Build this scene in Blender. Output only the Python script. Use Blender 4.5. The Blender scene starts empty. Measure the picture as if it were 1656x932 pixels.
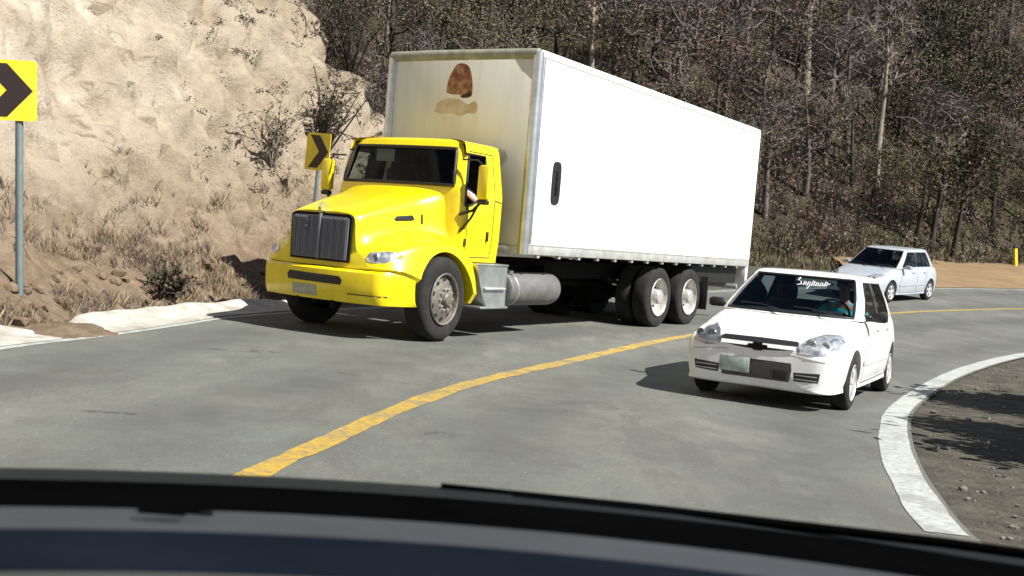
import bpy, bmesh, math, random
import numpy as np
from mathutils import Vector, Matrix, noise as mnoise
from mathutils.bvhtree import BVHTree
R = math.radians
S = bpy.context.scene
C = S.collection
# ------------------------------------------------------------------ camera
CAM_H, PITCH, ROLL = 1.394, 0.04908, 0.0822
cd = bpy.data.cameras.new('camera'); cam = bpy.data.objects.new('camera', cd); C.objects.link(cam)
fw = Vector((0, math.cos(PITCH), -math.sin(PITCH))); up0 = Vector((0, math.sin(PITCH), math.cos(PITCH))); rt0 = Vector((1, 0, 0))
rt = math.cos(ROLL)*rt0 + math.sin(ROLL)*up0; up = -math.sin(ROLL)*rt0 + math.cos(ROLL)*up0
M3 = Matrix((rt, up, -fw)).transposed()
cam.matrix_world = Matrix.Translation((0, 0, CAM_H)) @ M3.to_4x4()
cd.sensor_width = 36.0; cd.lens = 36.0*1751.24/1656.0
cd.clip_start = 0.05; cd.clip_end = 3000
S.camera = cam
cd.dof.use_dof = True; cd.dof.focus_distance = 15.0; cd.dof.aperture_fstop = 8.0
# ------------------------------------------------------------------ light
SUN_EL = R(46); SUN_AZ = (0.866, -0.500)
w = bpy.data.worlds.new('World'); S.world = w; w.use_nodes = True
wn = w.node_tree; sky = wn.nodes.new('ShaderNodeTexSky'); sky.sky_type = 'NISHITA'; sky.sun_disc = False
sky.sun_elevation = SUN_EL; sky.sun_rotation = math.atan2(SUN_AZ[0], SUN_AZ[1]); sky.dust_density = 0.3; sky.air_density = 0.75
bgn = wn.nodes['Background']; bgn.inputs['Strength'].default_value = 0.05
wn.links.new(sky.outputs[0], bgn.inputs[0])
sl = bpy.data.lights.new('sun', 'SUN'); sl.energy = 5.0; sl.angle = R(0.5); sl.color = (1, 0.965, 0.89)
so = bpy.data.objects.new('sun', sl); C.objects.link(so)
sv = Vector((SUN_AZ[0]*math.cos(SUN_EL), SUN_AZ[1]*math.cos(SUN_EL), math.sin(SUN_EL)))
so.rotation_euler = sv.to_track_quat('Z', 'Y').to_euler(); so.location = (20, -10, 30)
S.view_settings.view_transform = 'Standard'; S.view_settings.look = 'None'
S.view_settings.gamma = 1; S.view_settings.use_curve_mapping = False
S.view_settings.exposure = 0.95
S.render.engine = 'CYCLES'
S.cycles.max_bounces = 6; S.cycles.transparent_max_bounces = 12

# ------------------------------------------------------------------ materials
def nodes(name):
    m = bpy.data.materials.new(name); m.use_nodes = True
    return m, m.node_tree, m.node_tree.nodes['Principled BSDF']
def ramp(nt, fac, stops):
    r = nt.nodes.new('ShaderNodeValToRGB'); e = r.color_ramp.elements
    e[0].position, e[0].color = stops[0][0], (*stops[0][1], 1)
    e[1].position, e[1].color = stops[-1][0], (*stops[-1][1], 1)
    for p_, c_ in stops[1:-1]:
        k = e.new(p_); k.color = (*c_, 1)
    nt.links.new(fac, r.inputs[0]); return r.outputs[0]
def nz(nt, scale, detail=6, rough=.6, coord='Object', stretch=None, dist=0.0):
    tc = nt.nodes.new('ShaderNodeTexCoord'); src = tc.outputs[coord if coord != 'Geo' else 'Object']
    if coord == 'Geo':
        src = nt.nodes.new('ShaderNodeNewGeometry').outputs['Position']
    if stretch:
        mp = nt.nodes.new('ShaderNodeMapping'); mp.inputs['Scale'].default_value = stretch
        nt.links.new(src, mp.inputs[0]); src = mp.outputs[0]
    n = nt.nodes.new('ShaderNodeTexNoise'); n.inputs['Scale'].default_value = scale
    n.inputs['Detail'].default_value = detail; n.inputs['Roughness'].default_value = rough
    n.inputs['Distortion'].default_value = dist
    nt.links.new(src, n.inputs['Vector']); return n.outputs['Fac']
def mix(nt, fac, a, b, mode='MIX'):
    m = nt.nodes.new('ShaderNodeMix'); m.data_type = 'RGBA'; m.blend_type = mode
    if isinstance(fac, (int, float)): m.inputs[0].default_value = fac
    else: nt.links.new(fac, m.inputs[0])
    for k, v in ((6, a), (7, b)):
        if isinstance(v, tuple): m.inputs[k].default_value = (*v, 1)
        else: nt.links.new(v, m.inputs[k])
    return m.outputs[2]
def maprange(nt, v, a, b, lo=0., hi=1.):
    m = nt.nodes.new('ShaderNodeMapRange'); m.inputs[1].default_value = a; m.inputs[2].default_value = b
    m.inputs[3].default_value = lo; m.inputs[4].default_value = hi
    nt.links.new(v, m.inputs[0]); return m.outputs[0]
def bump(nt, bs, h, strength=.4, dist=.02):
    b = nt.nodes.new('ShaderNodeBump'); b.inputs['Strength'].default_value = strength; b.inputs['Distance'].default_value = dist
    nt.links.new(h, b.inputs['Height']); nt.links.new(b.outputs[0], bs.inputs['Normal'])
def pm(name, col, rough=.5, metal=0., var=.12, scale=6, bmp=0., coat=0., bscale=None, spec=None, dirt=None):
    m, nt, bs = nodes(name)
    a = tuple(max(0, c*(1-var)) for c in col); b = tuple(c*(1+var) for c in col)
    col_o = ramp(nt, nz(nt, scale), [(.3, a), (.7, b)])
    if dirt:
        f = maprange(nt, nz(nt, dirt[1], 8, .7), .45, .75, 0, dirt[2])
        col_o = mix(nt, f, col_o, dirt[0])
    nt.links.new(col_o, bs.inputs['Base Color'])
    bs.inputs['Roughness'].default_value = rough; bs.inputs['Metallic'].default_value = metal
    if spec is not None: bs.inputs['Specular IOR Level'].default_value = spec
    if coat: bs.inputs['Coat Weight'].default_value = coat; bs.inputs['Coat Roughness'].default_value = .06
    if bmp: bump(nt, bs, nz(nt, bscale or scale*4), bmp, .01)
    return m
def glass(name, tint, gloss=(.9, .95, 1.)):
    m = bpy.data.materials.new(name); m.use_nodes = True; nt = m.node_tree
    nt.nodes.remove(nt.nodes['Principled BSDF']); out = nt.nodes['Material Output']
    tr = nt.nodes.new('ShaderNodeBsdfTransparent'); gl = nt.nodes.new('ShaderNodeBsdfGlossy')
    tr.inputs[0].default_value = (*tint, 1); gl.inputs[0].default_value = (*gloss, 1); gl.inputs['Roughness'].default_value = .04
    fr = nt.nodes.new('ShaderNodeFresnel'); fr.inputs[0].default_value = 1.22
    mx = nt.nodes.new('ShaderNodeMixShader'); nt.links.new(fr.outputs[0], mx.inputs[0])
    nt.links.new(tr.outputs[0], mx.inputs[1]); nt.links.new(gl.outputs[0], mx.inputs[2]); nt.links.new(mx.outputs[0], out.inputs[0])
    return m
MAT = {}
MAT['yellow'] = pm('yellow_paint', (.80, .63, .003), .32, var=.05, coat=.5, dirt=((.36, .26, .03), 1.6, .4))
MAT['white'] = pm('white_paint', (.80, .80, .79), .3, var=.03, coat=.5, dirt=((.36, .33, .29), 2.5, .3))
MAT['silver'] = pm('silver_paint', (.50, .55, .60), .35, metal=.25, var=.05, coat=.5, dirt=((.25, .25, .24), 2.5, .4))
MAT['panel'] = pm('white_panel', (.80, .80, .79), .45, var=.03, scale=1.2, dirt=((.5, .48, .44), 1.2, .25))
MAT['black'] = pm('black_plastic', (.012, .012, .013), .55, var=.3)
MAT['dark'] = pm('dark_steel', (.006, .006, .006), .9, var=.4, dirt=((.014, .012, .011), 4, .6), spec=.2)
MAT['seam'] = pm('dark_seam', (.05, .035, .012), .8)
MAT['alu'] = pm('aluminium', (.55, .57, .57), .42, metal=.85, var=.12, dirt=((.25, .24, .22), 5, .5))
MAT['tank'] = pm('tank_aluminium', (.21, .207, .205), .5, metal=.5, var=.15, dirt=((.12, .11, .10), 5, .8))
MAT['rail'] = pm('grey_rail', (.42, .43, .41), .5, metal=.2, var=.12, dirt=((.2, .19, .16), 5, .7))
MAT['caprail'] = pm('weathered_cap_rail', (.26, .26, .20), .6, var=.25, dirt=((.10, .10, .07), 4, .7))
MAT['chrome'] = pm('chrome', (.75, .76, .78), .15, metal=1., var=.05)
MAT['tyre'] = pm('tyre_rubber', (.010, .0098, .0098), .92, var=.35, bmp=.5, bscale=60, dirt=((.040, .034, .031), 5, .6))
MAT['rimsteel'] = pm('steel_rim', (.62, .60, .58), .38, metal=.5, var=.2, dirt=((.16, .14, .12), 9, .8))
MAT['rimdirty'] = pm('dirty_rim', (.19, .175, .15), .55, metal=.35, var=.35, scale=14, dirt=((.09, .075, .06), 12, .95))
MAT['alloy'] = pm('silver_rim', (.62, .62, .63), .35, metal=.4, var=.1)
MAT['glass'] = glass('windscreen_glass', (.55, .66, .72))
MAT['truckglass'] = glass('truck_windscreen_glass', (.38, .44, .42))
MAT['sglass'] = glass('side_glass', (.66, .70, .70))
MAT['trim'] = pm('cabin_trim', (.022, .022, .026), .8, var=.3)
MAT['seat'] = pm('seat_fabric', (.035, .035, .042), .9, var=.3)
MAT['orange'] = pm('amber_lens', (.75, .25, .02), .2, coat=.6)
MAT['skin'] = pm('skin', (.38, .20, .13), .55, var=.08)
MAT['hair'] = pm('dark_hair', (.012, .009, .007), .6, var=.3)
MAT['teal'] = pm('teal_cloth', (.015, .50, .55), .85, var=.12)
MAT['shirt'] = pm('pale_cloth', (.62, .55, .56), .85, var=.1)
MAT['trouser'] = pm('dark_trousers', (.03, .035, .06), .9, var=.2)
MAT['signyellow'] = pm('sign_yellow', (.78, .60, .02), .45, var=.08, dirt=((.4, .33, .08), 4, .4))
MAT['signblack'] = pm('sign_black', (.018, .010, .008), .5)
MAT['galv'] = pm('galvanised_post', (.15, .20, .21), .5, metal=.3, var=.15, dirt=((.18, .18, .16), 8, .6))
MAT['signback'] = pm('sign_edge', (.42, .42, .40), .5, metal=.4)
MAT['plate'] = pm('licence_plate', (.45, .52, .48), .45, var=.15, scale=14, dirt=((.1, .16, .12), 18, .8))
MAT['platetruck'] = pm('dusty_plate', (.34, .36, .26), .6, var=.2, scale=10)
# headlight lens: silvery reflector facets under a clear cover
def headlight_mat(name, lo, hi):
    m, nt, bs = nodes(name)
    tc = nt.nodes.new('ShaderNodeTexCoord'); v = nt.nodes.new('ShaderNodeTexWave'); v.bands_direction = 'Y'; v.inputs['Scale'].default_value = 9; v.inputs['Distortion'].default_value = 1.5; v.inputs['Detail'].default_value = 1
    nt.links.new(tc.outputs['Object'], v.inputs['Vector'])
    nt.links.new(ramp(nt, nz(nt, 6.5, 3, .55, dist=1.), [(.38, lo), (.52, hi), (.66, tuple(x*.8 for x in lo))]), bs.inputs['Base Color'])
    bs.inputs['Metallic'].default_value = .5; bs.inputs['Roughness'].default_value = .2; bs.inputs['Coat Weight'].default_value = 1.
    return m
MAT['lamp'] = headlight_mat('headlight_lens', (.26, .28, .30), (.72, .74, .76))
MAT['lampdark'] = headlight_mat('darker_headlight_lens', (.13, .135, .14), (.27, .28, .29))  # darker copy, for the headlight on each car's right-hand side
def grille_mat():
    m, nt, bs = nodes('grille_mesh')
    tc = nt.nodes.new('ShaderNodeTexCoord'); wv = nt.nodes.new('ShaderNodeTexWave'); wv.bands_direction = 'Y'
    wv.inputs['Scale'].default_value = 18; nt.links.new(tc.outputs['Object'], wv.inputs['Vector'])
    c = ramp(nt, wv.outputs['Fac'], [(.2, (.15, .15, .165)), (.8, (.26, .26, .29))])
    c = mix(nt, maprange(nt, nz(nt, 4), .4, .7, 0, .6), c, (.20, .19, .215))
    nt.links.new(c, bs.inputs['Base Color']); bs.inputs['Metallic'].default_value = .4; bs.inputs['Roughness'].default_value = .45
    bump(nt, bs, wv.outputs['Fac'], .6, .02); return m
MAT['grille'] = grille_mat()
def front_panel_mat():
    m, nt, bs = nodes('aged_front_panel')
    tc = nt.nodes.new('ShaderNodeTexCoord'); sp = nt.nodes.new('ShaderNodeSeparateXYZ'); nt.links.new(tc.outputs['Object'], sp.inputs[0])
    # yellower and darker towards the bottom, pale greenish towards the passenger edge
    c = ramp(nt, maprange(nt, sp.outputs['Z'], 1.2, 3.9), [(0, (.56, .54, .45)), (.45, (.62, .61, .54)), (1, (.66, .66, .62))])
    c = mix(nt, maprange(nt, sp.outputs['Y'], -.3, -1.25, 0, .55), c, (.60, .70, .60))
    c = mix(nt, maprange(nt, nz(nt, 1.3, 6, .6, stretch=(1, 1.5, .5)), .42, .72, 0, .25), c, (.66, .58, .50))
    c = mix(nt, maprange(nt, nz(nt, 3.2, 8, .7, stretch=(1, 2.4, .25)), .45, .75, 0, .4), c, (.48, .43, .32))
    nt.links.new(c, bs.inputs['Base Color']); bs.inputs['Roughness'].default_value = .55; return m
MAT['frontpanel'] = front_panel_mat()
def logo_mat(name, cols, scale):
    m, nt, bs = nodes(name)
    c = ramp(nt, nz(nt, scale, 4, .6), [(.35, cols[0]), (.5, cols[1]), (.66, cols[2])])
    nt.links.new(c, bs.inputs['Base Color']); bs.inputs['Roughness'].default_value = .6; return m
MAT['logo'] = logo_mat('brown_logo', [(.14, .045, .015), (.24, .085, .03), (.36, .22, .12)], 9)
MAT['ribbon'] = logo_mat('tan_logo', [(.42, .36, .26), (.50, .41, .30), (.58, .51, .41)], 5)

# ------------------------------------------------------------------ mesh helpers
class MB:
    def __init__(s): s.v, s.f, s.m = [], [], []
    def add(s, vs, fs, mi=0):
        o = len(s.v); s.v += [tuple(v) for v in vs]
        for f in fs: s.f.append(tuple(i+o for i in f)); s.m.append(mi)
    def box(s, c, d, r=0., rot=None, mi=0, seg=2):
        bm = bmesh.new(); bmesh.ops.create_cube(bm, size=1)
        for v in bm.verts: v.co = Vector((v.co.x*d[0], v.co.y*d[1], v.co.z*d[2]))
        if r: bmesh.ops.bevel(bm, geom=bm.edges[:], offset=r, segments=seg, affect='EDGES', profile=.5)
        if rot is not None: bmesh.ops.rotate(bm, cent=(0, 0, 0), matrix=rot, verts=bm.verts)
        bm.verts.index_update()
        s.add([v.co+Vector(c) for v in bm.verts], [[v.index for v in f.verts] for f in bm.faces], mi); bm.free(); return s
    def tube(s, pts, rad, n=8, mi=0, caps=True):
        pts = [Vector(q) for q in pts]; rs = rad if isinstance(rad, (list, tuple)) else [rad]*len(pts)
        vs, fs = [], []; pa = None
        for i, q in enumerate(pts):
            t = (pts[min(i+1, len(pts)-1)]-pts[max(i-1, 0)]).normalized()
            if pa is None: a = t.orthogonal().normalized()
            else:
                a = pa - t*pa.dot(t); a = a.normalized() if a.length > 1e-6 else t.orthogonal().normalized()
            pa = a; b = t.cross(a)
            for k in range(n):
                an = 2*math.pi*k/n; vs.append(q+(a*math.cos(an)+b*math.sin(an))*rs[i])
        for i in range(len(pts)-1):
            for k in range(n):
                k2 = (k+1) % n; fs.append((i*n+k, i*n+k2, (i+1)*n+k2, (i+1)*n+k))
        if caps and n > 2:
            fs.append(tuple(range(n))[::-1]); fs.append(tuple((len(pts)-1)*n+k for k in range(n)))
        s.add(vs, fs, mi); return s
    def lathe(s, prof, c, axis='y', n=40, mi=0, sgn=1, closed=False):
        vs, fs = [], []
        for r_, a_ in prof:
            for k in range(n):
                an = 2*math.pi*k/n; p_, q_ = r_*math.cos(an), r_*math.sin(an)
                v = {'y': (p_, a_*sgn, q_), 'x': (a_*sgn, p_, q_), 'z': (p_, q_, a_*sgn)}[axis]
                vs.append(Vector(v)+Vector(c))
        L = len(prof)
        for i in range(L if closed else L-1):
            j = (i+1) % L
            for k in range(n):
                k2 = (k+1) % n; fs.append((i*n+k, i*n+k2, j*n+k2, j*n+k))
        s.add(vs, fs, mi); return s
    def prism(s, poly, axis, lo, hi, mi=0):
        def P(u, v, a): return {'x': (a, u, v), 'y': (u, a, v), 'z': (u, v, a)}[axis]
        n = len(poly); vs = [P(u, v, lo) for u, v in poly]+[P(u, v, hi) for u, v in poly]
        s.add(vs, [tuple(range(n))[::-1], tuple(range(n, 2*n))]+[(i, (i+1) % n, n+(i+1) % n, n+i) for i in range(n)], mi); return s
    def grid(s, rows, mi=0, cu=False, cv=False):
        if len(rows) < 2: return s
        nr, nc = len(rows), len(rows[0]); fs = []
        for i in range(nr if cu else nr-1):
            for j in range(nc if cv else nc-1):
                i2, j2 = (i+1) % nr, (j+1) % nc
                fs.append((i*nc+j, i*nc+j2, i2*nc+j2, i2*nc+j))
        s.add([q for r_ in rows for q in r_], fs, mi); return s
    def mesh(s, name, mats, ang=35, fix=True):
        me = bpy.data.meshes.new(name); me.from_pydata(s.v, [], s.f)
        for m in (mats if isinstance(mats, (list, tuple)) else [mats]): me.materials.append(m)
        me.polygons.foreach_set('material_index', s.m)
        if fix:
            bm = bmesh.new(); bm.from_mesh(me); bmesh.ops.recalc_face_normals(bm, faces=bm.faces); bm.to_mesh(me); bm.free()
        if ang: me.shade_smooth(); me.set_sharp_from_angle(angle=R(ang))
        me.update(); return me
    def build(s, name, mats, parent=None, ang=35, fix=True):
        o = bpy.data.objects.new(name, s.mesh(name, mats, ang, fix)); C.objects.link(o)
        if parent: o.parent = parent
        return o
def thing(name, label, cat, loc=(0, 0, 0), rz=0., group=None):
    o = bpy.data.objects.new(name, None); C.objects.link(o); o.empty_display_size = .3
    o.location = loc; o.rotation_euler = (0, 0, rz); o['label'] = label; o['category'] = cat
    if group: o['group'] = group
    return o
def tag(o, label, cat, group=None):
    o['label'] = label; o['category'] = cat
    if group: o['group'] = group
    return o
def struct(o, kind='structure'): o['kind'] = kind; return o
def dup(root, loc, rz, sc=1., label=None):
    r_ = root.copy(); C.objects.link(r_); r_.location = loc; r_.rotation_euler = (0, 0, rz)
    r_.scale = (sc, sc, sc) if isinstance(sc, (int, float)) else sc
    if label: r_['label'] = label
    for ch in list(root.children):
        c = ch.copy(); C.objects.link(c); c.parent = r_
        for g in list(ch.children):
            d = g.copy(); C.objects.link(d); d.parent = c
    return r_
def cr(ps, n):
    """Catmull-Rom through ps, n samples per span"""
    ps = [np.array(q, float) for q in ps]; out = []
    for i in range(len(ps)-1):
        a, b, c, d = ps[max(i-1, 0)], ps[i], ps[i+1], ps[min(i+2, len(ps)-1)]
        for k in range(n):
            t = k/n; out.append(.5*(2*b+(c-a)*t+(2*a-5*b+4*c-d)*t*t+(3*b-a-3*c+d)*t**3))
    out.append(ps[-1]); return out
def loft_body(stations, nu=4, nv=3):
    """stations: [(x, [(y,z)...half profile from top centre to bottom centre])] -> closed MB"""
    prof = []
    for x, hp in stations:
        q = cr([(0, )+tuple(p_) for p_ in hp], nv); prof.append([np.array((x, p_[1], p_[2])) for p_ in q])
    cols = [cr([pr[j] for pr in prof], nu) for j in range(len(prof[0]))]
    rows = []
    for i in range(len(cols[0])):
        half = [cols[j][i] for j in range(len(cols))]
        half[0][1] = 0; half[-1][1] = 0
        rows.append([tuple(q) for q in half]+[(q[0], -q[1], q[2]) for q in half[-2:0:-1]])
    mb = MB(); mb.grid(rows, cv=True); n = len(rows[0]); o = 0
    mb.f.append(tuple(range(n))); mb.m.append(0)
    last = (len(rows)-1)*n; mb.f.append(tuple(range(last, last+n))); mb.m.append(0)
    return mb
def carve(mb, name, mats, cyls, parent, dele=None, ang=30):
    """cut wheel arches (x, z, r, ylo, yhi) out of a closed body; faces of the wells take material 1"""
    o = mb.build(name, mats, parent, ang=None)
    cut = MB()
    for x, z, r_, lo, hi in cyls:
        k = 40; poly = [(x+r_*math.cos(2*math.pi*i/k), z+r_*math.sin(2*math.pi*i/k)) for i in range(k)]
        cut.prism(poly, 'y', lo, hi)
    c = cut.build('cutter', mats[0], None, ang=None); c.parent = parent
    md = o.modifiers.new('cut', 'BOOLEAN'); md.operation = 'DIFFERENCE'; md.object = c; md.solver = 'EXACT'
    bpy.context.view_layer.update()
    me = bpy.data.meshes.new_from_object(o.evaluated_get(bpy.context.evaluated_depsgraph_get()))
    o.modifiers.clear(); bpy.data.objects.remove(c); o.data = me
    bm = bmesh.new(); bm.from_mesh(me); kill = []
    for f in bm.faces:
        f.material_index = 0
        q = f.calc_center_median()
        for x, z, r_, lo, hi in cyls:
            d = math.hypot(q.x-x, q.z-z)
            if lo-.01 < q.y < hi+.01 and d < r_*1.002 and (d > r_*.97 and abs(f.normal.y) < .3 or min(abs(q.y-lo), abs(q.y-hi)) < .003): f.material_index = 1
        if dele and dele(q, f.normal): kill.append(f)
    if kill: bmesh.ops.delete(bm, geom=kill, context='FACES')
    bm.to_mesh(me); bm.free()
    me.materials.clear()
    for m in mats: me.materials.append(m)
    me.shade_smooth(); me.set_sharp_from_angle(angle=R(ang)); me.update()
    return o
def bvh_of(o):
    return BVHTree.FromPolygons([v.co for v in o.data.vertices], [tuple(p_.vertices) for p_ in o.data.polygons])
def conform(bvh, outline, axis, sgn, off=.004, thick=.0, rings=4, dens=3):
    """lay a star-shaped 2-D outline onto a body along an axis; returns MB (a thin curved plate)"""
    pts = []
    for i in range(len(outline)):
        a, b = outline[i], outline[(i+1) % len(outline)]
        for k in range(dens): pts.append((a[0]+(b[0]-a[0])*k/dens, a[1]+(b[1]-a[1])*k/dens))
    cx = sum(q[0] for q in pts)/len(pts); cy = sum(q[1] for q in pts)/len(pts)
    ai = 'xyz'.index(axis); d = Vector((0, 0, 0)); d[ai] = -sgn
    def hit(u, v):
        o = [0, 0, 0]; rest = [k for k in range(3) if k != ai]; o[rest[0]], o[rest[1]] = u, v; o[ai] = sgn*12
        h, nrm, _, _ = bvh.ray_cast(Vector(o), d)
        return (h, nrm) if h is not None else (None, None)
    rows = []; last = None
    for r_ in range(rings+1):
        t = r_/rings; row = []
        for q in pts:
            h, nrm = hit(cx+(q[0]-cx)*t, cy+(q[1]-cy)*t)
            if h is None:
                h = last.copy() if last is not None else Vector((0, 0, 0))
                nrm = -d; rest = [k for k in range(3) if k != ai]
                h[rest[0]], h[rest[1]] = cx+(q[0]-cx)*t, cy+(q[1]-cy)*t
            last = h
            nn = nrm if nrm.dot(-d) > 0 else -nrm
            row.append(tuple(h+nn*off+(-d)*thick*(1-t**4)))
        rows.append(row)
    rows.append([tuple(Vector(q)+d*(off+.012)) for q in rows[-1]])
    mb = MB(); mb.grid(rows, cv=True); return mb
def strip(bvh, a, b, axis, sgn, wd, off=.003, n=14):
    """a narrow line along a body from 2-D point a to b"""
    dx, dy = b[0]-a[0], b[1]-a[1]; L = math.hypot(dx, dy); nx, ny = -dy/L*wd/2, dx/L*wd/2
    ai = 'xyz'.index(axis); d = Vector((0, 0, 0)); d[ai] = -sgn; rest = [k for k in range(3) if k != ai]; rows = []
    for i in range(n+1):
        t = i/n; row = []
        for e in (-1, 1):
            o = [0, 0, 0]; o[rest[0]] = a[0]+dx*t+nx*e; o[rest[1]] = a[1]+dy*t+ny*e; o[ai] = sgn*12
            h, nr, _, _ = bvh.ray_cast(Vector(o), d)
            if h is None: row = None; break
            row.append(tuple(h-d*off))
        if row: rows.append(row)
    mb = MB()
    if len(rows) > 1: mb.grid(rows)
    return mb

# ------------------------------------------------------------------ lie of the land
def Hh(x, y):
    y = min(y, 75.)
    sp = 1.5*math.log1p(math.exp(min((y-22.5)/1.5, 60)))
    return .06*sp-.13*math.exp(-((x-3.7)**2+(y-12.8)**2)/(2*2.3**2))
YELLOW = [(-1.5, -12), (-1.7, -4), (-1.6, 1), (-1.45, 4), (-1.29, 5.72), (-1.1, 6.65), (-.80, 8.11), (-.31, 9.93), (.58, 12.39), (1.51, 14.71), (2.95, 17.6), (5.0, 21.0), (7.4, 24.4), (10.15, 27.2), (12.2, 28.9), (14.7, 30.8), (19, 33.3), (26, 36), (38, 38.5), (60, 40)]
INNER = [(2.4, -12), (2.3, -4), (2.25, 1), (2.27, 4), (2.41, 5.73), (2.58, 6.56), (2.87, 7.7), (3.39, 9.31), (4.18, 11.35), (5.29, 13.5), (6.85, 15.95), (9.4, 19.5), (12, 22.2), (15, 24.6), (19, 26.8), (26, 29.2), (38, 31.4), (60, 33)]
OUTER = [(-5.6, -12), (-5.5, -4), (-5.2, 2), (-4.8, 7), (-4.51, 9.62), (-4.33, 10.51), (-4.1, 11.52), (-3.87, 12.95), (-3.57, 14.55), (-2.5, 17.2), (-.9, 20.2), (1.2, 23.4), (4.2, 27), (8, 31.0), (13.43, 35.1), (17.96, 38.1), (24, 41.3), (38, 45), (60, 47)]
def dense(poly, step=.3):
    q = cr(poly, 14); out = [q[0]]
    for a in q[1:]:
        if np.linalg.norm(a-out[-1]) >= step: out.append(a)
    return np.array(out)
def offs(curve, d):
    t = np.gradient(curve, axis=0); t /= np.linalg.norm(t, axis=1)[:, None]
    return curve+np.stack([-t[:, 1], t[:, 0]], 1)*d
def resamp(curve, n):
    s_ = np.r_[0, np.cumsum(np.linalg.norm(np.diff(curve, axis=0), axis=1))]
    k = np.linspace(0, s_[-1], n); return np.stack([np.interp(k, s_, curve[:, 0]), np.interp(k, s_, curve[:, 1])], 1)
# ------------------------------------------------------------------ ground, road, markings
def ground_mat():
    m, nt, bs = nodes('dry_roadside_soil')
    n1 = nz(nt, .35, 5, .6, 'Geo'); n2 = nz(nt, 3.2, 8, .72, 'Geo'); n3 = nz(nt, 26, 6, .7, 'Geo')
    c = ramp(nt, n2, [(.3, (.05, .046, .038)), (.5, (.105, .096, .078)), (.72, (.19, .175, .14))])
    c = mix(nt, maprange(nt, n1, .42, .62), c, ramp(nt, n2, [(.3, (.046, .045, .034)), (.7, (.13, .122, .095))]))
    c = mix(nt, maprange(nt, n3, .35, .75, 0, .5), c, (.05, .042, .034), 'MULTIPLY')
    nt.links.new(c, bs.inputs['Base Color']); bs.inputs['Roughness'].default_value = .95; bs.inputs['Specular IOR Level'].default_value = .2
    bump(nt, bs, n3, .7, .04); return m
def asphalt_mat():
    m, nt, bs = nodes('worn_asphalt')
    big = nz(nt, .17, 4, .6, 'Geo'); mid = nz(nt, 1.7, 8, .7, 'Geo', stretch=(1, .7, 1)); agg = nz(nt, 48, 5, .85, 'Geo'); st = nz(nt, .75, 7, .68, 'Geo', stretch=(1.7, .55, 1), dist=.4)
    c = ramp(nt, big, [(.35, (.088, .110, .096)), (.65, (.152, .146, .123))])
    c = mix(nt, maprange(nt, mid, .40, .58, 0, .75), c, (.080, .089, .079))
    c = mix(nt, maprange(nt, st, .50, .61, 0, .7), c, (.066, .068, .061))          # worn darker patches
    c = mix(nt, maprange(nt, st, .42, .32, 0, .5), c, (.20, .195, .17))            # dusty places
    c = mix(nt, maprange(nt, agg, .3, .72, 0, .5), c, (.20, .195, .18))             # stone in the binder
    c = mix(nt, maprange(nt, nz(nt, 26, 2, .6, 'Geo'), .64, .70, 0, .55), c, (.25, .245, .22))       # pale chippings
    c = mix(nt, maprange(nt, nz(nt, 19, 2, .6, 'Geo', stretch=(1, 1.3, 1)), .66, .72, 0, .6), c, (.045, .045, .042))
    au = nt.nodes.new('ShaderNodeAttribute'); au.attribute_name = 'across'
    w1 = nt.nodes.new('ShaderNodeMath'); w1.operation = 'MULTIPLY_ADD'; nt.links.new(au.outputs['Fac'], w1.inputs[0]); w1.inputs[1].default_value = 25.13; w1.inputs[2].default_value = 2.7
    w2 = nt.nodes.new('ShaderNodeMath'); w2.operation = 'COSINE'; nt.links.new(w1.outputs[0], w2.inputs[0])
    w3 = nt.nodes.new('ShaderNodeMath'); w3.operation = 'MULTIPLY'; nt.links.new(maprange(nt, w2.outputs[0], -.3, 1, 0, .8), w3.inputs[0]); nt.links.new(maprange(nt, nz(nt, .9, 6, .7, 'Geo'), .35, .62, .1, 1), w3.inputs[1])
    c = mix(nt, w3.outputs[0], c, (.078, .082, .074))                               # tyre-polished wheel tracks
    # cracks
    tc = nt.nodes.new('ShaderNodeNewGeometry').outputs['Position']
    nn = nt.nodes.new('ShaderNodeTexNoise'); nn.inputs['Scale'].default_value = 1.4; nn.inputs['Detail'].default_value = 6; nt.links.new(tc, nn.inputs['Vector'])
    ad = nt.nodes.new('ShaderNodeVectorMath'); ad.operation = 'ADD'; nt.links.new(tc, ad.inputs[0]); nt.links.new(nn.outputs['Color'], ad.inputs[1])
    v = nt.nodes.new('ShaderNodeTexVoronoi'); v.feature = 'DISTANCE_TO_EDGE'; v.inputs['Scale'].default_value = .34; nt.links.new(ad.outputs[0], v.inputs['Vector'])
    cm = nt.nodes.new('ShaderNodeMath'); cm.operation = 'MULTIPLY'
    nt.links.new(maprange(nt, v.outputs['Distance'], .0, .008, .35, 0), cm.inputs[0]); nt.links.new(maprange(nt, big, .5, .6), cm.inputs[1])
    c = mix(nt, cm.outputs[0], c, (.03, .03, .028))
    nt.links.new(c, bs.inputs['Base Color']); bs.inputs['Roughness'].default_value = .88; bs.inputs['Specular IOR Level'].default_value = .3
    bump(nt, bs, agg, .45, .008); return m
def line_mat(name, col, worn, amt):
    m, nt, bs = nodes(name)
    c = ramp(nt, nz(nt, 5, 6, .7, 'Geo'), [(.3, tuple(x*.8 for x in col)), (.7, col)])
    c = mix(nt, maprange(nt, nz(nt, 17, 8, .8, 'Geo'), .46, .62, 0, amt), c, worn)
    c = mix(nt, maprange(nt, nz(nt, 2.2, 6, .75, 'Geo'), .50, .62, 0, amt*.8), c, worn)
    nt.links.new(c, bs.inputs['Base Color']); bs.inputs['Roughness'].default_value = .8; bump(nt, bs, nz(nt, 60, 3, .7, 'Geo'), .3, .005); return m
MAT['ground'] = ground_mat(); MAT['asphalt'] = asphalt_mat()
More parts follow.
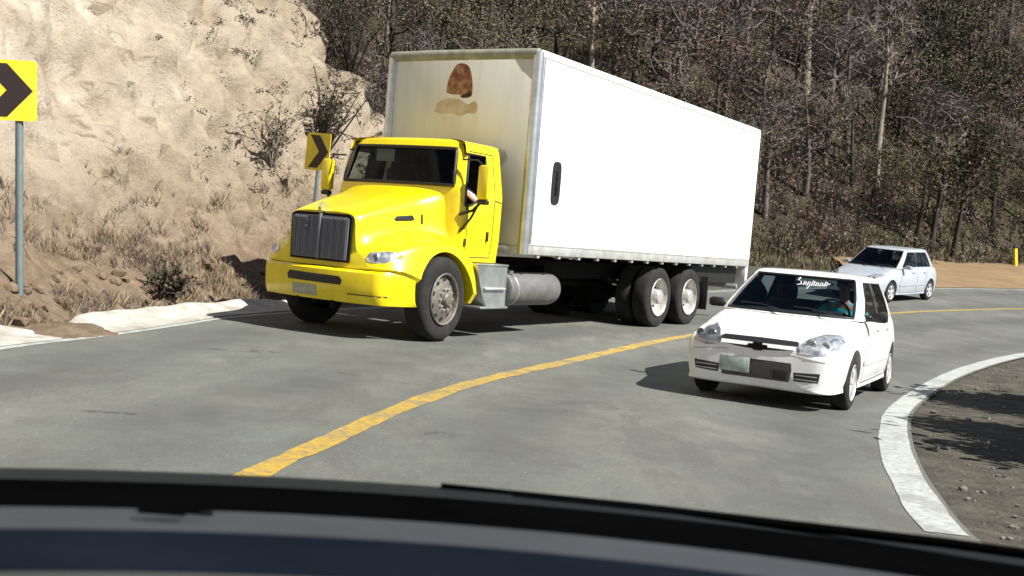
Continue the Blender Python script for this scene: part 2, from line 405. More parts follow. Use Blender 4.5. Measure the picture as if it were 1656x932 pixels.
MAT['lineyellow'] = line_mat('yellow_road_paint', (.46, .30, .035), (.16, .145, .10), .95)
MAT['linewhite'] = line_mat('white_road_paint', (.44, .465, .44), (.20, .20, .18), .75)

def axis_pts(lo, hi, c0, c1, fine, coarse):
    a = list(np.arange(c0, c1+1e-6, fine)); x = c0; st = fine
    while x > lo: st = min(st*1.25, coarse); x -= st; a.insert(0, x)
    x = c1; st = fine
    while x < hi: st = min(st*1.25, coarse); x += st; a.append(x)
    return a
def in_road_margin(x, y): return 0
gx = axis_pts(-400, 400, -8, 24, .5, 40); gy = axis_pts(-300, 600, -4, 50, .5, 40)
g = MB(); g.grid([[(x, y, Hh(x, y)-.02) for x in gx] for y in gy])
struct(g.build('ground', MAT['ground'], ang=60, fix=False))
cO, cI, cY = dense(OUTER), dense(INNER), dense(YELLOW)
N = 330
oe, ie = resamp(offs(cO, .28), N), resamp(offs(cI, -.15), N)
rd = MB(); rd.grid([[tuple(oe[i]+(ie[i]-oe[i])*k/24)+(Hh(*(oe[i]+(ie[i]-oe[i])*k/24))+.004,) for k in range(25)] for i in range(N)])
road = struct(rd.build('road', MAT['asphalt'], ang=60, fix=False))
at_ = road.data.attributes.new('across', 'FLOAT', 'POINT')
for i in range(len(road.data.vertices)): at_.data[i].value = (i % 25)/24
def marking(name, curve, wd, mat, y0=-5, gaps=(), h=.008, wob=.0):
    c = resamp(curve, 1500); t = np.gradient(c, axis=0); t /= np.linalg.norm(t, axis=1)[:, None]; nrm = np.stack([-t[:, 1], t[:, 0]], 1)
    mb = MB(); rows = []
    for i in range(len(c)):
        gap = any(a < c[i][1] < b for a, b in gaps) or c[i][1] < y0
        if gap:
            if len(rows) > 1: mb.grid(rows)
            rows = []; continue
        wv = wd*(1+wob*mnoise.noise(Vector((c[i][0]*1.3, c[i][1]*1.3, 3)))+wob*.8*mnoise.noise(Vector((c[i][0]*7, c[i][1]*7, 5))))
        rows.append([tuple(c[i]+nrm[i]*wv*e)+(Hh(*(c[i]+nrm[i]*wv*e))+h,) for e in (-.5, 0, .5)])
    if len(rows) > 1: mb.grid(rows)
    return struct(mb.build(name, mat, ang=60, fix=False))
marking('centre_line', cY, .18, MAT['lineyellow'], wob=.25)
marking('inner_edge_line', cI, .235, MAT['linewhite'], gaps=((3.0, 5.66),), wob=.06)
marking('inner_edge_line', offs(cI, .33), .30, MAT['linewhite'], gaps=((-99, 4.2), (5.50, 99)), wob=.16)
marking('outer_edge_line', cO, .10, MAT['linewhite'], wob=.3)
def tar_mat():
    m = bpy.data.materials.new('dark_road_stain'); m.use_nodes = True; nt = m.node_tree; bs = nt.nodes['Principled BSDF']
    bs.inputs['Base Color'].default_value = (.045, .047, .043, 1); bs.inputs['Roughness'].default_value = .9
    nt.links.new(maprange(nt, nz(nt, 6, 8, .75, 'Geo'), .46, .68, 0., .55), bs.inputs['Alpha']); return m
MAT['tar'] = tar_mat(); rngt = random.Random(4)
for x, y, lx, ly, a in ((-.37, 7.3, .16, .10, .2), (.94, 9.2, .33, .035, -.1), (-1.2, 9.75, .42, .03, -.45), (-2.6, 7.1, .20, .05, .1), (4.6, 16.2, 1.0, .10, .7), (-2.6, 10.9, .4, .12, .2)):
    n = 28; mb = MB(); rows = []
    for t in (0.02, .5, .8, 1):
        row = []
        for k in range(n):
            an = 2*math.pi*k/n; r_ = t*(1+.28*mnoise.noise(Vector((math.cos(an)*1.5+x, math.sin(an)*1.5+y, 0)))); u, v = r_*lx*math.cos(an), r_*ly*math.sin(an)
            px_, py_ = x+u*math.cos(a)-v*math.sin(a), y+u*math.sin(a)+v*math.cos(a); row.append((px_, py_, Hh(px_, py_)+.0065))
        rows.append(row)
    mb.grid(rows, cv=True); struct(mb.build('road_stain', MAT['tar'], ang=60, fix=False))
# ------------------------------------------------------------------ the rock cut on the outside of the bend
BASE = [(-7.0, -40), (-6.7, -12), (-6.5, -3), (-6.2, 3), (-5.7, 8), (-5.15, 11.2), (-4.95, 13.2), (-4.6, 14.9), (-4.2, 16.6), (-2.9, 19.2), (-1.0, 21.5), (-.1, 23.0), (-.3, 24.8), (-2.6, 27.5), (-7, 31), (-14, 36), (-30, 44)]
bs_ = np.array(cr(BASE, 6)); sa, sb = bs_[:-1], bs_[1:]
def hill_d(P):
    """signed distance from the foot of the cut (positive inside the hill)"""
    d = np.full(len(P), 1e9); sgn = np.ones(len(P))
    for a, b in zip(sa, sb):
        ab = b-a; t = np.clip(((P-a)@ab)/(ab@ab), 0, 1); q = P-(a+t[:, None]*ab); dd = np.hypot(q[:, 0], q[:, 1])
        cs = ab[0]*(P[:, 1]-a[1])-ab[1]*(P[:, 0]-a[0]); u = dd < d-1e-9
        d[u] = dd[u]; sgn[u] = np.where(cs[u] >= 0, 1, -1)
    return d*sgn
PR_D = np.array([-2, -.6, 0, .5, 1.0, 1.5, 6.6, 9, 16, 40]); PR_Z = np.array([-1.6, -.4, 0, .38, .72, 1.35, 9.6, 11.2, 15, 24])
def hill_z0(P):
    d = hill_d(P)
    z = np.interp(d, PR_D, PR_Z); g_ = np.exp(-((P[:, 0]+4.75)**2/.42+(P[:, 1]-11.25)**2/.40))
    return np.where(d > -1.15, np.maximum(z, .15*g_-.05), z), np.maximum(d, .3*g_)
def hill_at(x, y):
    z, _ = hill_z0(np.array([[x, y]])); return float(z[0])+Hh(x, y)*.6
def hill_mesh():
    xs = axis_pts(-42, 1.0, -11.5, 0.6, .13, 3); ys = axis_pts(-34, 48, 5, 26.5, .13, 4)
    P = np.array([(x, y) for y in ys for x in xs]); z, d = hill_z0(P); co = []
    for i in range(len(P)):
        x, y = P[i]; zz = z[i]; k = min(max((d[i]-.1)/1.6, 0), 1); v = Vector((x, y, zz))
        # run the relief along the tilted beds of the rock
        q = Vector((x*.55+y*.25, y*.42, zz*.8-y*.3))
        a = mnoise.fractal(q, 1.0, 2.0, 5)*.42+abs(mnoise.noise(q*2.1+Vector((5, 2, 9))))*-.52+mnoise.fractal(v*2.6, .9, 2.1, 4)*.27
        e = mnoise.cell(Vector((math.floor(q.x*3.7), math.floor(q.y*3.2), math.floor(q.z*3.4))))*.16-max(0, mnoise.noise(v*1.7+Vector((9, 1, 4)))-.36)*.8
        dsp = (a+e)*k
        co.append((x+dsp*.62, y-dsp*.3, zz+Hh(x, y)*.6+dsp*.38+(1-k)*.05*mnoise.noise(v*5)))
    nx = len(xs); f = [(j*nx+i, j*nx+i+1, (j+1)*nx+i+1, (j+1)*nx+i) for j in range(len(ys)-1) for i in range(nx-1)]
    keep = [q for q in f if max(d[k] for k in q) > -1.2]
    mb = MB(); mb.v = co; mb.f = keep; mb.m = [0]*len(keep); return mb
def rock_mat():
    m, nt, bs = nodes('pale_rock_and_soil')
    geo = nt.nodes.new('ShaderNodeNewGeometry'); sp = nt.nodes.new('ShaderNodeSeparateXYZ'); nt.links.new(geo.outputs['Position'], sp.inputs[0])
    n0 = nz(nt, .32, 5, .6, 'Geo'); n1 = nz(nt, 1.1, 8, .68, 'Geo', stretch=(1, .7, 1.3), dist=.6); n2 = nz(nt, 5.5, 8, .75, 'Geo'); n3 = nz(nt, 21, 6, .75, 'Geo')
    c = ramp(nt, n1, [(.26, (.20, .155, .115)), (.40, (.41, .345, .275)), (.52, (.51, .445, .365)), (.72, (.58, .53, .455))])
    c = mix(nt, maprange(nt, n0, .46, .62, 0, .5), c, (.315, .245, .175))                 # rusty beds
    c = mix(nt, maprange(nt, n2, .57, .70, 0, .6), c, (.17, .128, .085))
    c = mix(nt, maprange(nt, n3, .57, .68, 0, .7), c, (.10, .075, .05))
    n4 = nz(nt, 1.9, 7, .72, 'Geo', stretch=(.55, 1.1, 1.6), dist=1.2); n5 = nz(nt, .45, 3, .5, 'Geo')
    mm = nt.nodes.new('ShaderNodeMath'); mm.operation = 'MULTIPLY'; nt.links.new(maprange(nt, n4, .52, .60, 0, .8), mm.inputs[0]); nt.links.new(maprange(nt, n5, .46, .62, .0, 1.), mm.inputs[1])
    c = mix(nt, mm.outputs[0], c, (.12, .088, .052))                                   # dark broken beds and lichen                # open joints, dry tufts
    tf = nt.nodes.new('ShaderNodeMath'); tf.operation = 'MULTIPLY_ADD'; nt.links.new(n0, tf.inputs[0]); tf.inputs[1].default_value = 9.; nt.links.new(sp.outputs['Y'], tf.inputs[2])
    c = mix(nt, maprange(nt, tf.outputs[0], 19., 26., 0, .7), c, ramp(nt, n2, [(.3, (.13, .098, .062)), (.5, (.25, .20, .14)), (.7, (.36, .30, .22))]))   # darker, browner beds towards the nose of the spur
    ad = nt.nodes.new('ShaderNodeMath'); ad.operation = 'MULTIPLY_ADD'; nt.links.new(n1, ad.inputs[0]); ad.inputs[1].default_value = -3.4; nt.links.new(sp.outputs['Z'], ad.inputs[2])
    low = ramp(nt, n2, [(.3, (.115, .082, .056)), (.52, (.20, .148, .102)), (.72, (.29, .225, .16))])
    c = mix(nt, maprange(nt, ad.outputs[0], .9, -1.0), c, low)                         # brown wash and soil at the foot
    nt.links.new(c, bs.inputs['Base Color']); bs.inputs['Roughness'].default_value = .95; bs.inputs['Specular IOR Level'].default_value = .15
    h = mix(nt, .5, n2, n3); bump(nt, bs, h, .9, .09); return m
MAT['rock'] = rock_mat()
hill = struct(hill_mesh().build('rock_hillside', MAT['rock'], ang=75, fix=False))
hill_bvh = bvh_of(hill)
def on_hill(x, y):
    h, n_, _, _ = hill_bvh.ray_cast(Vector((x, y, 60)), Vector((0, 0, -1)))
    return h.z if h is not None else Hh(x, y)
# concrete gutter along the foot of the cut, broken where soil has slid over it
MAT['concrete'] = pm('pale_concrete', (.42, .41, .375), .9, var=.2, scale=3, bmp=.5, bscale=30, dirt=((.20, .16, .115), 3.2, .9))
gut = resamp(offs(cO, .10), 700); gi = resamp(offs(cO, .70), 700)
for y0, y1 in ((2.0, 10.75), (11.3, 16.9)):
    mb = MB(); rows = []
    for i in range(700):
        a, b = gut[i], gi[i]
        if not (y0 < a[1] < y1): continue
        e = min(a[1]-y0, y1-a[1]); tp = min(1, .35+e*1.6)*(1+.35*mnoise.noise(Vector((a[0]*2.2, a[1]*2.2, 0)))); wb = .14*mnoise.noise(Vector((a[0]*1.7, a[1]*1.7, 3)))-.25*max(0, 1-e*2.2)
        P_ = lambda t, h: (a[0]+(b[0]-a[0])*t, a[1]+(b[1]-a[1])*t, Hh(*(a+(b-a)*t))+h)
        rows.append([P_(.0, -.08), P_(.0, .022*tp), P_(.22, .018*tp), P_(.55, .035*tp), P_(.86+wb, .105*tp), P_(1.0+wb, .125*tp), P_(1.14+wb, .10*tp), P_(1.18+wb, -.1)])
    mb.grid(rows, cv=True); nn = 8; mb.f.append(tuple(range(nn))); mb.m.append(0); mb.f.append(tuple(len(mb.v)-nn+k for k in range(nn))); mb.m.append(0)
    struct(mb.build('gutter', MAT['concrete'], ang=40))
# ------------------------------------------------------------------ wooded slope beyond the bend
FB = [(-90, 26), (-40, 33), (-14, 38), (0, 40.5), (9, 42), (16.6, 44.6), (22, 49.4), (30, 53.5), (45, 60), (80, 70), (140, 74)]
def slope_z(x, y):
    yb = float(np.interp(x, [q[0] for q in FB], [q[1] for q in FB])); d = y-yb; b = Hh(x, min(y, yb))
    if d <= 0: return b+d*.9, d
    n_ = mnoise.fractal(Vector((x*.09, y*.09, 4)), 1, 2, 4)
    return b+min(d, .9)*.55+max(d-.9, 0)*.78*(1 if d < 60 else 60/d)+n_*min(d*.12, 2.2), d
def wood_floor_mat():
    m, nt, bs = nodes('dry_wood_floor')
    n1 = nz(nt, .12, 5, .6, 'Geo'); n2 = nz(nt, 1.3, 8, .75, 'Geo'); n3 = nz(nt, 9, 6, .75, 'Geo')
    c = ramp(nt, n2, [(.3, (.030, .024, .018)), (.5, (.075, .056, .040)), (.72, (.15, .115, .08))])
    c = mix(nt, maprange(nt, n1, .45, .6, 0, .8), c, ramp(nt, n2, [(.3, (.03, .033, .014)), (.7, (.11, .105, .05))]))
    c = mix(nt, maprange(nt, n3, .4, .7, 0, .5), c, (.03, .025, .02))
    sp = nt.nodes.new('ShaderNodeSeparateXYZ'); nt.links.new(nt.nodes.new('ShaderNodeNewGeometry').outputs['Position'], sp.inputs[0])
    nt.links.new(c, bs.inputs['Base Color']); bs.inputs['Roughness'].default_value = 1; bs.inputs['Specular IOR Level'].default_value = .1
    bump(nt, bs, n3, .8, .15); return m
MAT['wood'] = wood_floor_mat()
xs = axis_pts(-90, 140, -16, 45, .8, 6); mb = MB(); rows = []
ds = [-1.5, -.4, 0, .4, .9, 1.6, 2.4]+list(np.arange(3.3, 36, 1.1))+list(np.arange(36, 110, 5))
for d in ds:
    row = []
    for x in xs:
        yb = float(np.interp(x, [q[0] for q in FB], [q[1] for q in FB])); z, _ = slope_z(x, yb+d); row.append((x, yb+d, z))
    rows.append(row)
mb.grid(rows); struct(mb.build('wooded_hill', MAT['wood'], ang=60, fix=False))
# tan dirt bank between the far edge line and the trees
MAT['bank'] = pm('tan_dirt', (.205, .132, .066), .95, var=.22, scale=.8, bmp=.5, bscale=9, dirt=((.17, .12, .07), 1.5, .6))
fo = resamp(offs(cO, .34), 300); rows = []; mb = MB()
for i in range(300):
    a = fo[i]
    if not (29 < a[1] < 45.5) or a[0] > 40 or a[0] < 10.5: continue
    yb = float(np.interp(a[0], [q[0] for q in FB], [q[1] for q in FB])); row = []
    for k in range(9):
        t = k/8; q = a+(np.array([a[0]+2.2, yb+2.2])-a)*t
        row.append((q[0], q[1], Hh(*q)+.006+.30*math.sin(min(t*1.25, 1)*math.pi/2)*(1+.5*mnoise.noise(Vector((q[0]*.5, q[1]*.5, 1))))))
    rows.append(row)
mb.grid(rows); struct(mb.build('dirt_bank', MAT['bank'], ang=60, fix=False))
# ------------------------------------------------------------------ trees, bushes and dry undergrowth
LM = {}
def leafmat(n, c):
    m, nt, bs = nodes(n); nt.links.new(ramp(nt, nz(nt, 1.7, 3, .6, 'Geo'), [(.3, tuple(x*.6 for x in c)), (.7, tuple(x*1.35 for x in c))]), bs.inputs['Base Color'])
    bs.inputs['Roughness'].default_value = .85; bs.inputs['Specular IOR Level'].default_value = .15; return m
LM['brown'] = leafmat('brown_leaves', (.125, .092, .066)); LM['grey'] = leafmat('grey_twigs', (.152, .130, .122)); LM['olive'] = leafmat('olive_leaves', (.120, .115, .062))
LM['dark'] = leafmat('dark_leaves', (.028, .034, .018)); LM['pale'] = leafmat('pale_bark', (.25, .22, .175)); LM['red'] = leafmat('russet_leaves', (.165, .088, .065))
LM['greybark'] = leafmat('grey_bark', (.105, .09, .078)); LM['bark'] = leafmat('dark_bark', (.05, .04, .032)); LM['straw'] = leafmat('dry_straw', (.30, .22, .13)); LM['tan'] = leafmat('tan_leaves', (.19, .15, .10))
def leaf(mb, rng, p, s, mi):
    a = Vector((rng.gauss(0, 1), rng.gauss(0, 1), rng.gauss(0, 1))).normalized(); b = a.orthogonal().normalized()
    an = rng.random()*6.3; b = (Matrix.Rotation(an, 3, a) @ b); c = a.cross(b)
    p = Vector(p); mb.add([p-b*s*.5, p+c*s*.33, p+b*s*.55, p-c*s*.3], [(0, 1, 2, 3)], mi)
def tree_parts(seed, h, cr_r, nleaf, mats, trunkmat, twigs=70, lean=.06, lsz=(.10, .24), low=.35):
    rng = random.Random(seed); t = MB(); lx, ly = rng.uniform(-lean, lean)*h, rng.uniform(-lean, lean)*h; r0 = .018*h+.03
    tp = [Vector((lx*k**1.5+.05*h*.3*math.sin(k*4+seed), ly*k**1.5+.04*h*.3*math.cos(k*5+seed), h*.86*k-.25*(k == 0))) for k in (0, .2, .4, .6, .8, 1)]
    t.tube(tp, [r0*1.25, r0, r0*.85, r0*.65, r0*.42, r0*.18], 6, 0)
    tips = []
    for i in range(rng.randint(9, 13)):
        k = rng.uniform(low, .98); j = min(int(k*5), 4); o = tp[j].lerp(tp[j+1], k*5-j); a = rng.random()*6.3; L = cr_r*rng.uniform(.6, 1.15)*(1.15-.5*k)
        e = o+Vector((math.cos(a)*L, math.sin(a)*L, L*rng.uniform(.35, 1.0))); m_ = o.lerp(e, .5)+Vector((0, 0, -.12*L))
        t.tube([o, m_, e], [r0*.38, r0*.24, r0*.08], 4, 0, caps=False); tips += [e, m_.lerp(e, .4), e.lerp(tp[5], .3)]
    c = MB()
    for i in range(twigs):
        b = rng.choice(tips); d = Vector((rng.gauss(0, 1), rng.gauss(0, 1), rng.gauss(.7, .8))).normalized()*rng.uniform(.4, 1.1)*cr_r*.6
        c.tube([b, b+d*.5+Vector((0, 0, .05)), b+d], [.022, .014, .006], 3, 0, caps=False)
        tips.append(b+d*.7) if i % 3 == 0 else None
    for i in range(nleaf):
        b = rng.choice(tips); q = b+Vector((rng.gauss(0, 1), rng.gauss(0, 1), rng.gauss(0, .8)))*cr_r*.22
        leaf(c, rng, q, rng.uniform(*lsz), 1 if rng.random() < .6 else (2 if rng.random() < .7 else 3))
    return t.mesh('trunk', trunkmat, 60), c.mesh('crown', mats, 0, fix=False)
def make_tree(name, label, cat, tm, cm, loc, rz, sc, group=None):
    o = thing(name, label, cat, loc, rz, group); o.scale = sc if isinstance(sc, tuple) else (sc, sc, sc)
    for n_, me in (('trunk', tm), ('crown', cm)):
        k = bpy.data.objects.new(n_, me); C.objects.link(k); k.parent = o
    return o
KINDS = [
  ('bare_tree', 'leafless grey tree with a tangle of thin twigs in the dry wood above the bend', 'tree', dict(h=7.5, cr_r=1.7, nleaf=420, mats=[LM['grey'], LM['grey'], LM['brown'], LM['pale']], trunkmat=LM['greybark'], twigs=330, lsz=(.05, .11))),
  ('brown_tree', 'brown-leaved dry tree in the wood above the bend', 'tree', dict(h=6.5, cr_r=1.9, nleaf=1900, lsz=(.06, .15), mats=[LM['grey'], LM['brown'], LM['grey'], LM['tan']], trunkmat=LM['greybark'], twigs=150)),
  ('olive_tree', 'olive-green half-leafed tree in the dry wood above the bend', 'tree', dict(h=6.0, cr_r=1.8, nleaf=1900, lsz=(.06, .15), mats=[LM['grey'], LM['olive'], LM['brown'], LM['tan']], trunkmat=LM['bark'], twigs=80)),
  ('pale_trunk_tree', 'slim pale-barked tree with few leaves standing in the dry wood above the bend', 'tree', dict(h=8.5, cr_r=1.3, nleaf=330, mats=[LM['pale'], LM['grey'], LM['tan'], LM['olive']], trunkmat=LM['pale'], twigs=110, lsz=(.06, .16), low=.5)),
  ('dark_tree', 'dense dark-green tree in the dry wood above the bend', 'tree', dict(h=5.5, cr_r=1.9, nleaf=2200, lsz=(.07, .16), mats=[LM['bark'], LM['dark'], LM['olive'], LM['brown']], trunkmat=LM['bark'], twigs=60)),
  ('russet_tree', 'russet-leaved dry tree in the wood above the bend', 'tree', dict(h=6.2, cr_r=1.8, nleaf=1500, lsz=(.06, .14), mats=[LM['grey'], LM['red'], LM['brown'], LM['grey']], trunkmat=LM['bark'], twigs=110)),
]
meshes = []
for i, (nm, lb, ct, kw) in enumerate(KINDS): meshes.append([tree_parts(100+i*10+k, **kw) for k in range(2)])
rng = random.Random(11); protos = {}; placed = []
weights = [.34, .23, .16, .06, .09, .12]
def put_tree(i, v, x, y, rz, sc):
    z, d = slope_z(x, y); key = (i, v); placed.append((x, y))
    if key not in protos:
        nm, lb, ct, _ = KINDS[i]; protos[key] = make_tree(nm, lb, ct, *meshes[i][v], (x, y, z), rz, sc, 'trees of the dry wood above the bend'); return protos[key]
    return dup(protos[key], (x, y, z), rz, sc)
n_t = 0; tries = 0
while n_t < 285 and tries < 12000:
    tries += 1; d = 1.2+rng.random()**1.25*31; u = rng.uniform(-.26, .60); yb0 = 46
    x = 0; y = 45+d
    for _ in range(4):
        x = u*y; y = float(np.interp(x, [q[0] for q in FB], [q[1] for q in FB]))+d
    if any((x-a)**2+(y-b)**2 < 1.5**2 for a, b in placed): continue
    if u < .07 and d < 9 and rng.random() < .6: continue
    i = rng.choices(range(6), weights)[0]
    if u > .36 and rng.random() < .45: i = 4
    if u < .10 and rng.random() < .75: i = 2
    put_tree(i, rng.randint(0, 1), x, y, rng.random()*6.3, rng.uniform(.7, 1.15)*(.8 if d < 4 else 1)); n_t += 1
def single_tree(name, label, x, y, kw, seed, sc=1., rz=0.):
    tm, cm = tree_parts(seed, **kw); return make_tree(name, label, 'tree', tm, cm, (x, y, slope_z(x, y)[0]), rz, sc)
dk = dict(h=5.2, cr_r=1.5, nleaf=500, mats=[LM['bark'], LM['dark'], LM['brown'], LM['olive']], trunkmat=LM['bark'], twigs=90, low=.5)
single_tree('dark_trunk_tree', 'left one of two dark-trunked trees at the roadside behind the far silver car', 18.0, 46.9, dk, 501)
single_tree('dark_trunk_tree', 'right one of two dark-trunked trees at the roadside, nearer the leaning yellow post', 19.3, 47.8, dk, 502)
pl = dict(h=7.2, cr_r=.9, nleaf=90, mats=[LM['pale'], LM['grey'], LM['tan'], LM['tan']], trunkmat=LM['pale'], twigs=60, low=.55, lean=.03)
single_tree('pale_trunk_tree', 'bright bare pale trunk rising just above the front corner of the truck box', 2.75, 47.5, pl, 511)
single_tree('pale_trunk_tree', 'thinner forked pale trunk right of the bright one above the truck box', 3.7, 48.5, pl, 517, .95)
# undergrowth of the wood: leaf litter, saplings and scrub, too many to count
ug = MB(); rng = random.Random(5)
for i in range(3600):
    d = .2+rng.random()**1.4*33; u = rng.uniform(-.27, .62); x, y = 0, 45+d
    for _ in range(4): x = u*y; y = float(np.interp(x, [q[0] for q in FB], [q[1] for q in FB]))+d
    z, _ = slope_z(x, y); hh = rng.uniform(.3, 1.9)*(.55 if d < 1.5 else 1); k = mnoise.noise(Vector((x*.15, y*.15, 0)))
    mi = rng.choices([0, 1, 2, 3, 4], [.3, .25, .2+max(k, 0)*.6, .12+max(-k, 0)*.5, .12])[0]
    for j in range(rng.randint(3, 6)):
        a = rng.random()*6.3; e = rng.uniform(.1, .5)*hh
        ug.tube([(x, y, z-.05), (x+math.cos(a)*e*.5, y+math.sin(a)*e*.5, z+hh*.6), (x+math.cos(a)*e, y+math.sin(a)*e, z+hh*rng.uniform(.9, 1.3))], [.02, .013, .005], 3, 1 if rng.random() < .7 else 5, caps=False)
    for j in range(int(34*hh+8)):
        leaf(ug, rng, (x+rng.gauss(0, .33)*hh, y+rng.gauss(0, .33)*hh, z+abs(rng.gauss(.45, .35))*hh), rng.uniform(.06, .15), mi)
struct(ug.build('undergrowth', [LM['brown'], LM['grey'], LM['olive'], LM['dark'], LM['red'], LM['pale']], ang=0, fix=False), 'stuff')
# grassy strip at the foot of the wood, grass of the inner verge
def tufts(name, spots, hlo, hhi, nb, mats, rng, wts):
    mb = MB()
    for x, y, z, s in spots:
        mi = rng.choices(range(len(mats)), wts)[0]
        for j in range(nb):
            a = rng.random()*6.3; r_ = rng.random()*.10*s; h_ = rng.uniform(hlo, hhi)*s; b = Vector((x+math.cos(a)*r_, y+math.sin(a)*r_, z-.02)); l_ = rng.uniform(.2, .8)*h_
            a2 = rng.random()*6.3; sd = Vector((-math.sin(a2), math.cos(a2), 0))*h_*.035; d = Vector((math.cos(a2)*l_, math.sin(a2)*l_, h_))
            mb.add([b-sd, b+sd, b+d*.55+Vector((0, 0, .12*h_))+sd*.7, b+d], [(0, 1, 2, 3)], mi)
    return struct(mb.build(name, mats, ang=0, fix=False), 'stuff')
rng = random.Random(8); sp = []
for i in range(2600):
    u = rng.uniform(.1, .62); d = rng.uniform(-3.0, 1.6); x, y = 0, 45
    for _ in range(4): x = u*y; y = float(np.interp(x, [q[0] for q in FB], [q[1] for q in FB]))+d
    if u > .36 and d < -.1: continue
    sp.append((x, y, max(slope_z(x, y)[0], Hh(x, y)), rng.uniform(.7, 1.8)))
tufts('roadside_grass', sp, .10, .30, 7, [LM['olive'], LM['straw'], LM['tan'], LM['brown']], rng, [.4, .15, .25, .2])
sp = []
inn = offs(cI, -.40)
for i in range(2200):
    q = inn[rng.randrange(len(inn))]; d = rng.random()**1.3*7
    j = rng.randrange(len(inn)-1); t = inn[j+1]-inn[j]; t /= np.linalg.norm(t); x, y = inn[j][0]+t[1]*d, inn[j][1]-t[0]*d
    if not (3 < y < 25) or mnoise.noise(Vector((x*.9, y*.9, 2))) < -.02: continue
    if np.min(np.hypot(inn[:, 0]-x, inn[:, 1]-y)) < .02: continue
    sp.append((x, y, Hh(x, y)-.02, rng.uniform(.3, 1.0)))
tufts('verge_grass', sp, .03, .12, 7, [LM['olive'], LM['straw'], LM['tan'], LM['brown']], rng, [.25, .08, .3, .37])
# dry grass and stones on the lower part of the cut
sp = []; rng = random.Random(21)
while len(sp) < 2600:
    x, y = rng.uniform(-9, -.5), rng.uniform(8.5, 22); dd = float(hill_d(np.array([[x, y]]))[0])
    if dd < -.15 or dd > 2.1 or rng.random() < dd*.45 or mnoise.noise(Vector((x*.8, y*.8, 7))) < -.05: continue
    sp.append((x, y, on_hill(x, y), rng.uniform(.5, 1.3)))
tufts('dry_grass', sp, .05, .19, 9, [LM['brown'], LM['straw'], LM['tan'], LM['grey']], rng, [.32, .12, .40, .16])
rb = MB(); n_ = 0
while n_ < 330:
    x, y = rng.uniform(-8, -.4), rng.uniform(8.5, 22); dd = float(hill_d(np.array([[x, y]]))[0])
    if dd < -.3 or dd > .8 or rng.random() < max(dd, 0)*.8: continue
    s = rng.uniform(.03, .11)*(1.8 if rng.random() < .08 else 1); z = on_hill(x, y); bm = bmesh.new(); bmesh.ops.create_icosphere(bm, subdivisions=1, radius=s)
    for v in bm.verts: v.co *= rng.uniform(.65, 1.2)
    rb.add([(v.co.x+x, v.co.y+y, v.co.z*.75+z+s*.25) for v in bm.verts], [[v.index for v in f.verts] for f in bm.faces]); bm.free(); n_ += 1
struct(rb.build('loose_stones', MAT['rock'], ang=20), 'stuff')
def bush_parts(seed, h, wd, nst, nleaf, mats, lsz=(.03, .075)):
    rng = random.Random(seed); t = MB(); c = MB(); tips = []
    for i in range(nst):
        a = rng.random()*6.3; e = rng.uniform(.2, 1)*wd; p_ = [Vector((0, 0, -.15)), Vector((math.cos(a)*e*.4, math.sin(a)*e*.4, h*rng.uniform(.3, .55))), Vector((math.cos(a)*e, math.sin(a)*e, h*rng.uniform(.6, 1.05)))]
        t.tube(p_, [.028, .02, .008], 4, 0, caps=False); tips += p_[1:]+[p_[1].lerp(p_[2], .5)]
    for i in range(nst*5):
        b = rng.choice(tips); d = Vector((rng.gauss(0, 1), rng.gauss(0, 1), rng.gauss(.3, 1))).normalized()*wd*rng.uniform(.2, .55)
        c.tube([b, b+d*.5, b+d], [.012, .009, .006], 3, 0, caps=False); tips.append(b+d*.8)
    for i in range(int(nleaf*2.6)):
        b = rng.choice(tips); leaf(c, rng, b+Vector((rng.gauss(0, 1), rng.gauss(0, 1), rng.gauss(0, 1)))*wd*.055, rng.uniform(*lsz), 1 if rng.random() < .65 else 2)
    return t.mesh('stem', mats[0], 60), c.mesh('crown', [mats[0], mats[1], mats[2]], 0, fix=False)
def bush(name, label, x, y, seed, h, wd, nst, nleaf, mats, z=None):
    tm, cm = bush_parts(seed, h, wd, nst, nleaf, mats); o = thing(name, label, 'bush', (x, y, on_hill(x, y) if z is None else z), seed % 6)
    for n_, me in (('stem', tm), ('crown', cm)):
        k = bpy.data.objects.new(n_, me); C.objects.link(k); k.parent = o
BD = [LM['bark'], LM['dark'], LM['brown']]; BP = [LM['pale'], LM['brown'], LM['dark']]

# gravel of the inner verge
gv = MB(); rng = random.Random(44); n_ = 0
while n_ < 450:
    j = rng.randrange(len(inn)-1); t = inn[j+1]-inn[j]; t /= np.linalg.norm(t); d = -.1+rng.random()**1.6*4; x, y = inn[j][0]+t[1]*d, inn[j][1]-t[0]*d
    if not (5 < y < 18): continue
    s = rng.uniform(.009, .024)*(1.8 if rng.random() < .08 else 1); bm = bmesh.new(); bmesh.ops.create_icosphere(bm, subdivisions=1, radius=s)
    for v in bm.verts: v.co *= rng.uniform(.65, 1.2)
    gv.add([(v.co.x+x, v.co.y+y, v.co.z*.7+Hh(x, y)-.02+s*.3) for v in bm.verts], [[v.index for v in f.verts] for f in bm.faces]); bm.free(); n_ += 1
struct(gv.build('verge_gravel', pm('verge_stone', (.15, .14, .118), .95, var=.4, scale=4), ang=20), 'stuff')

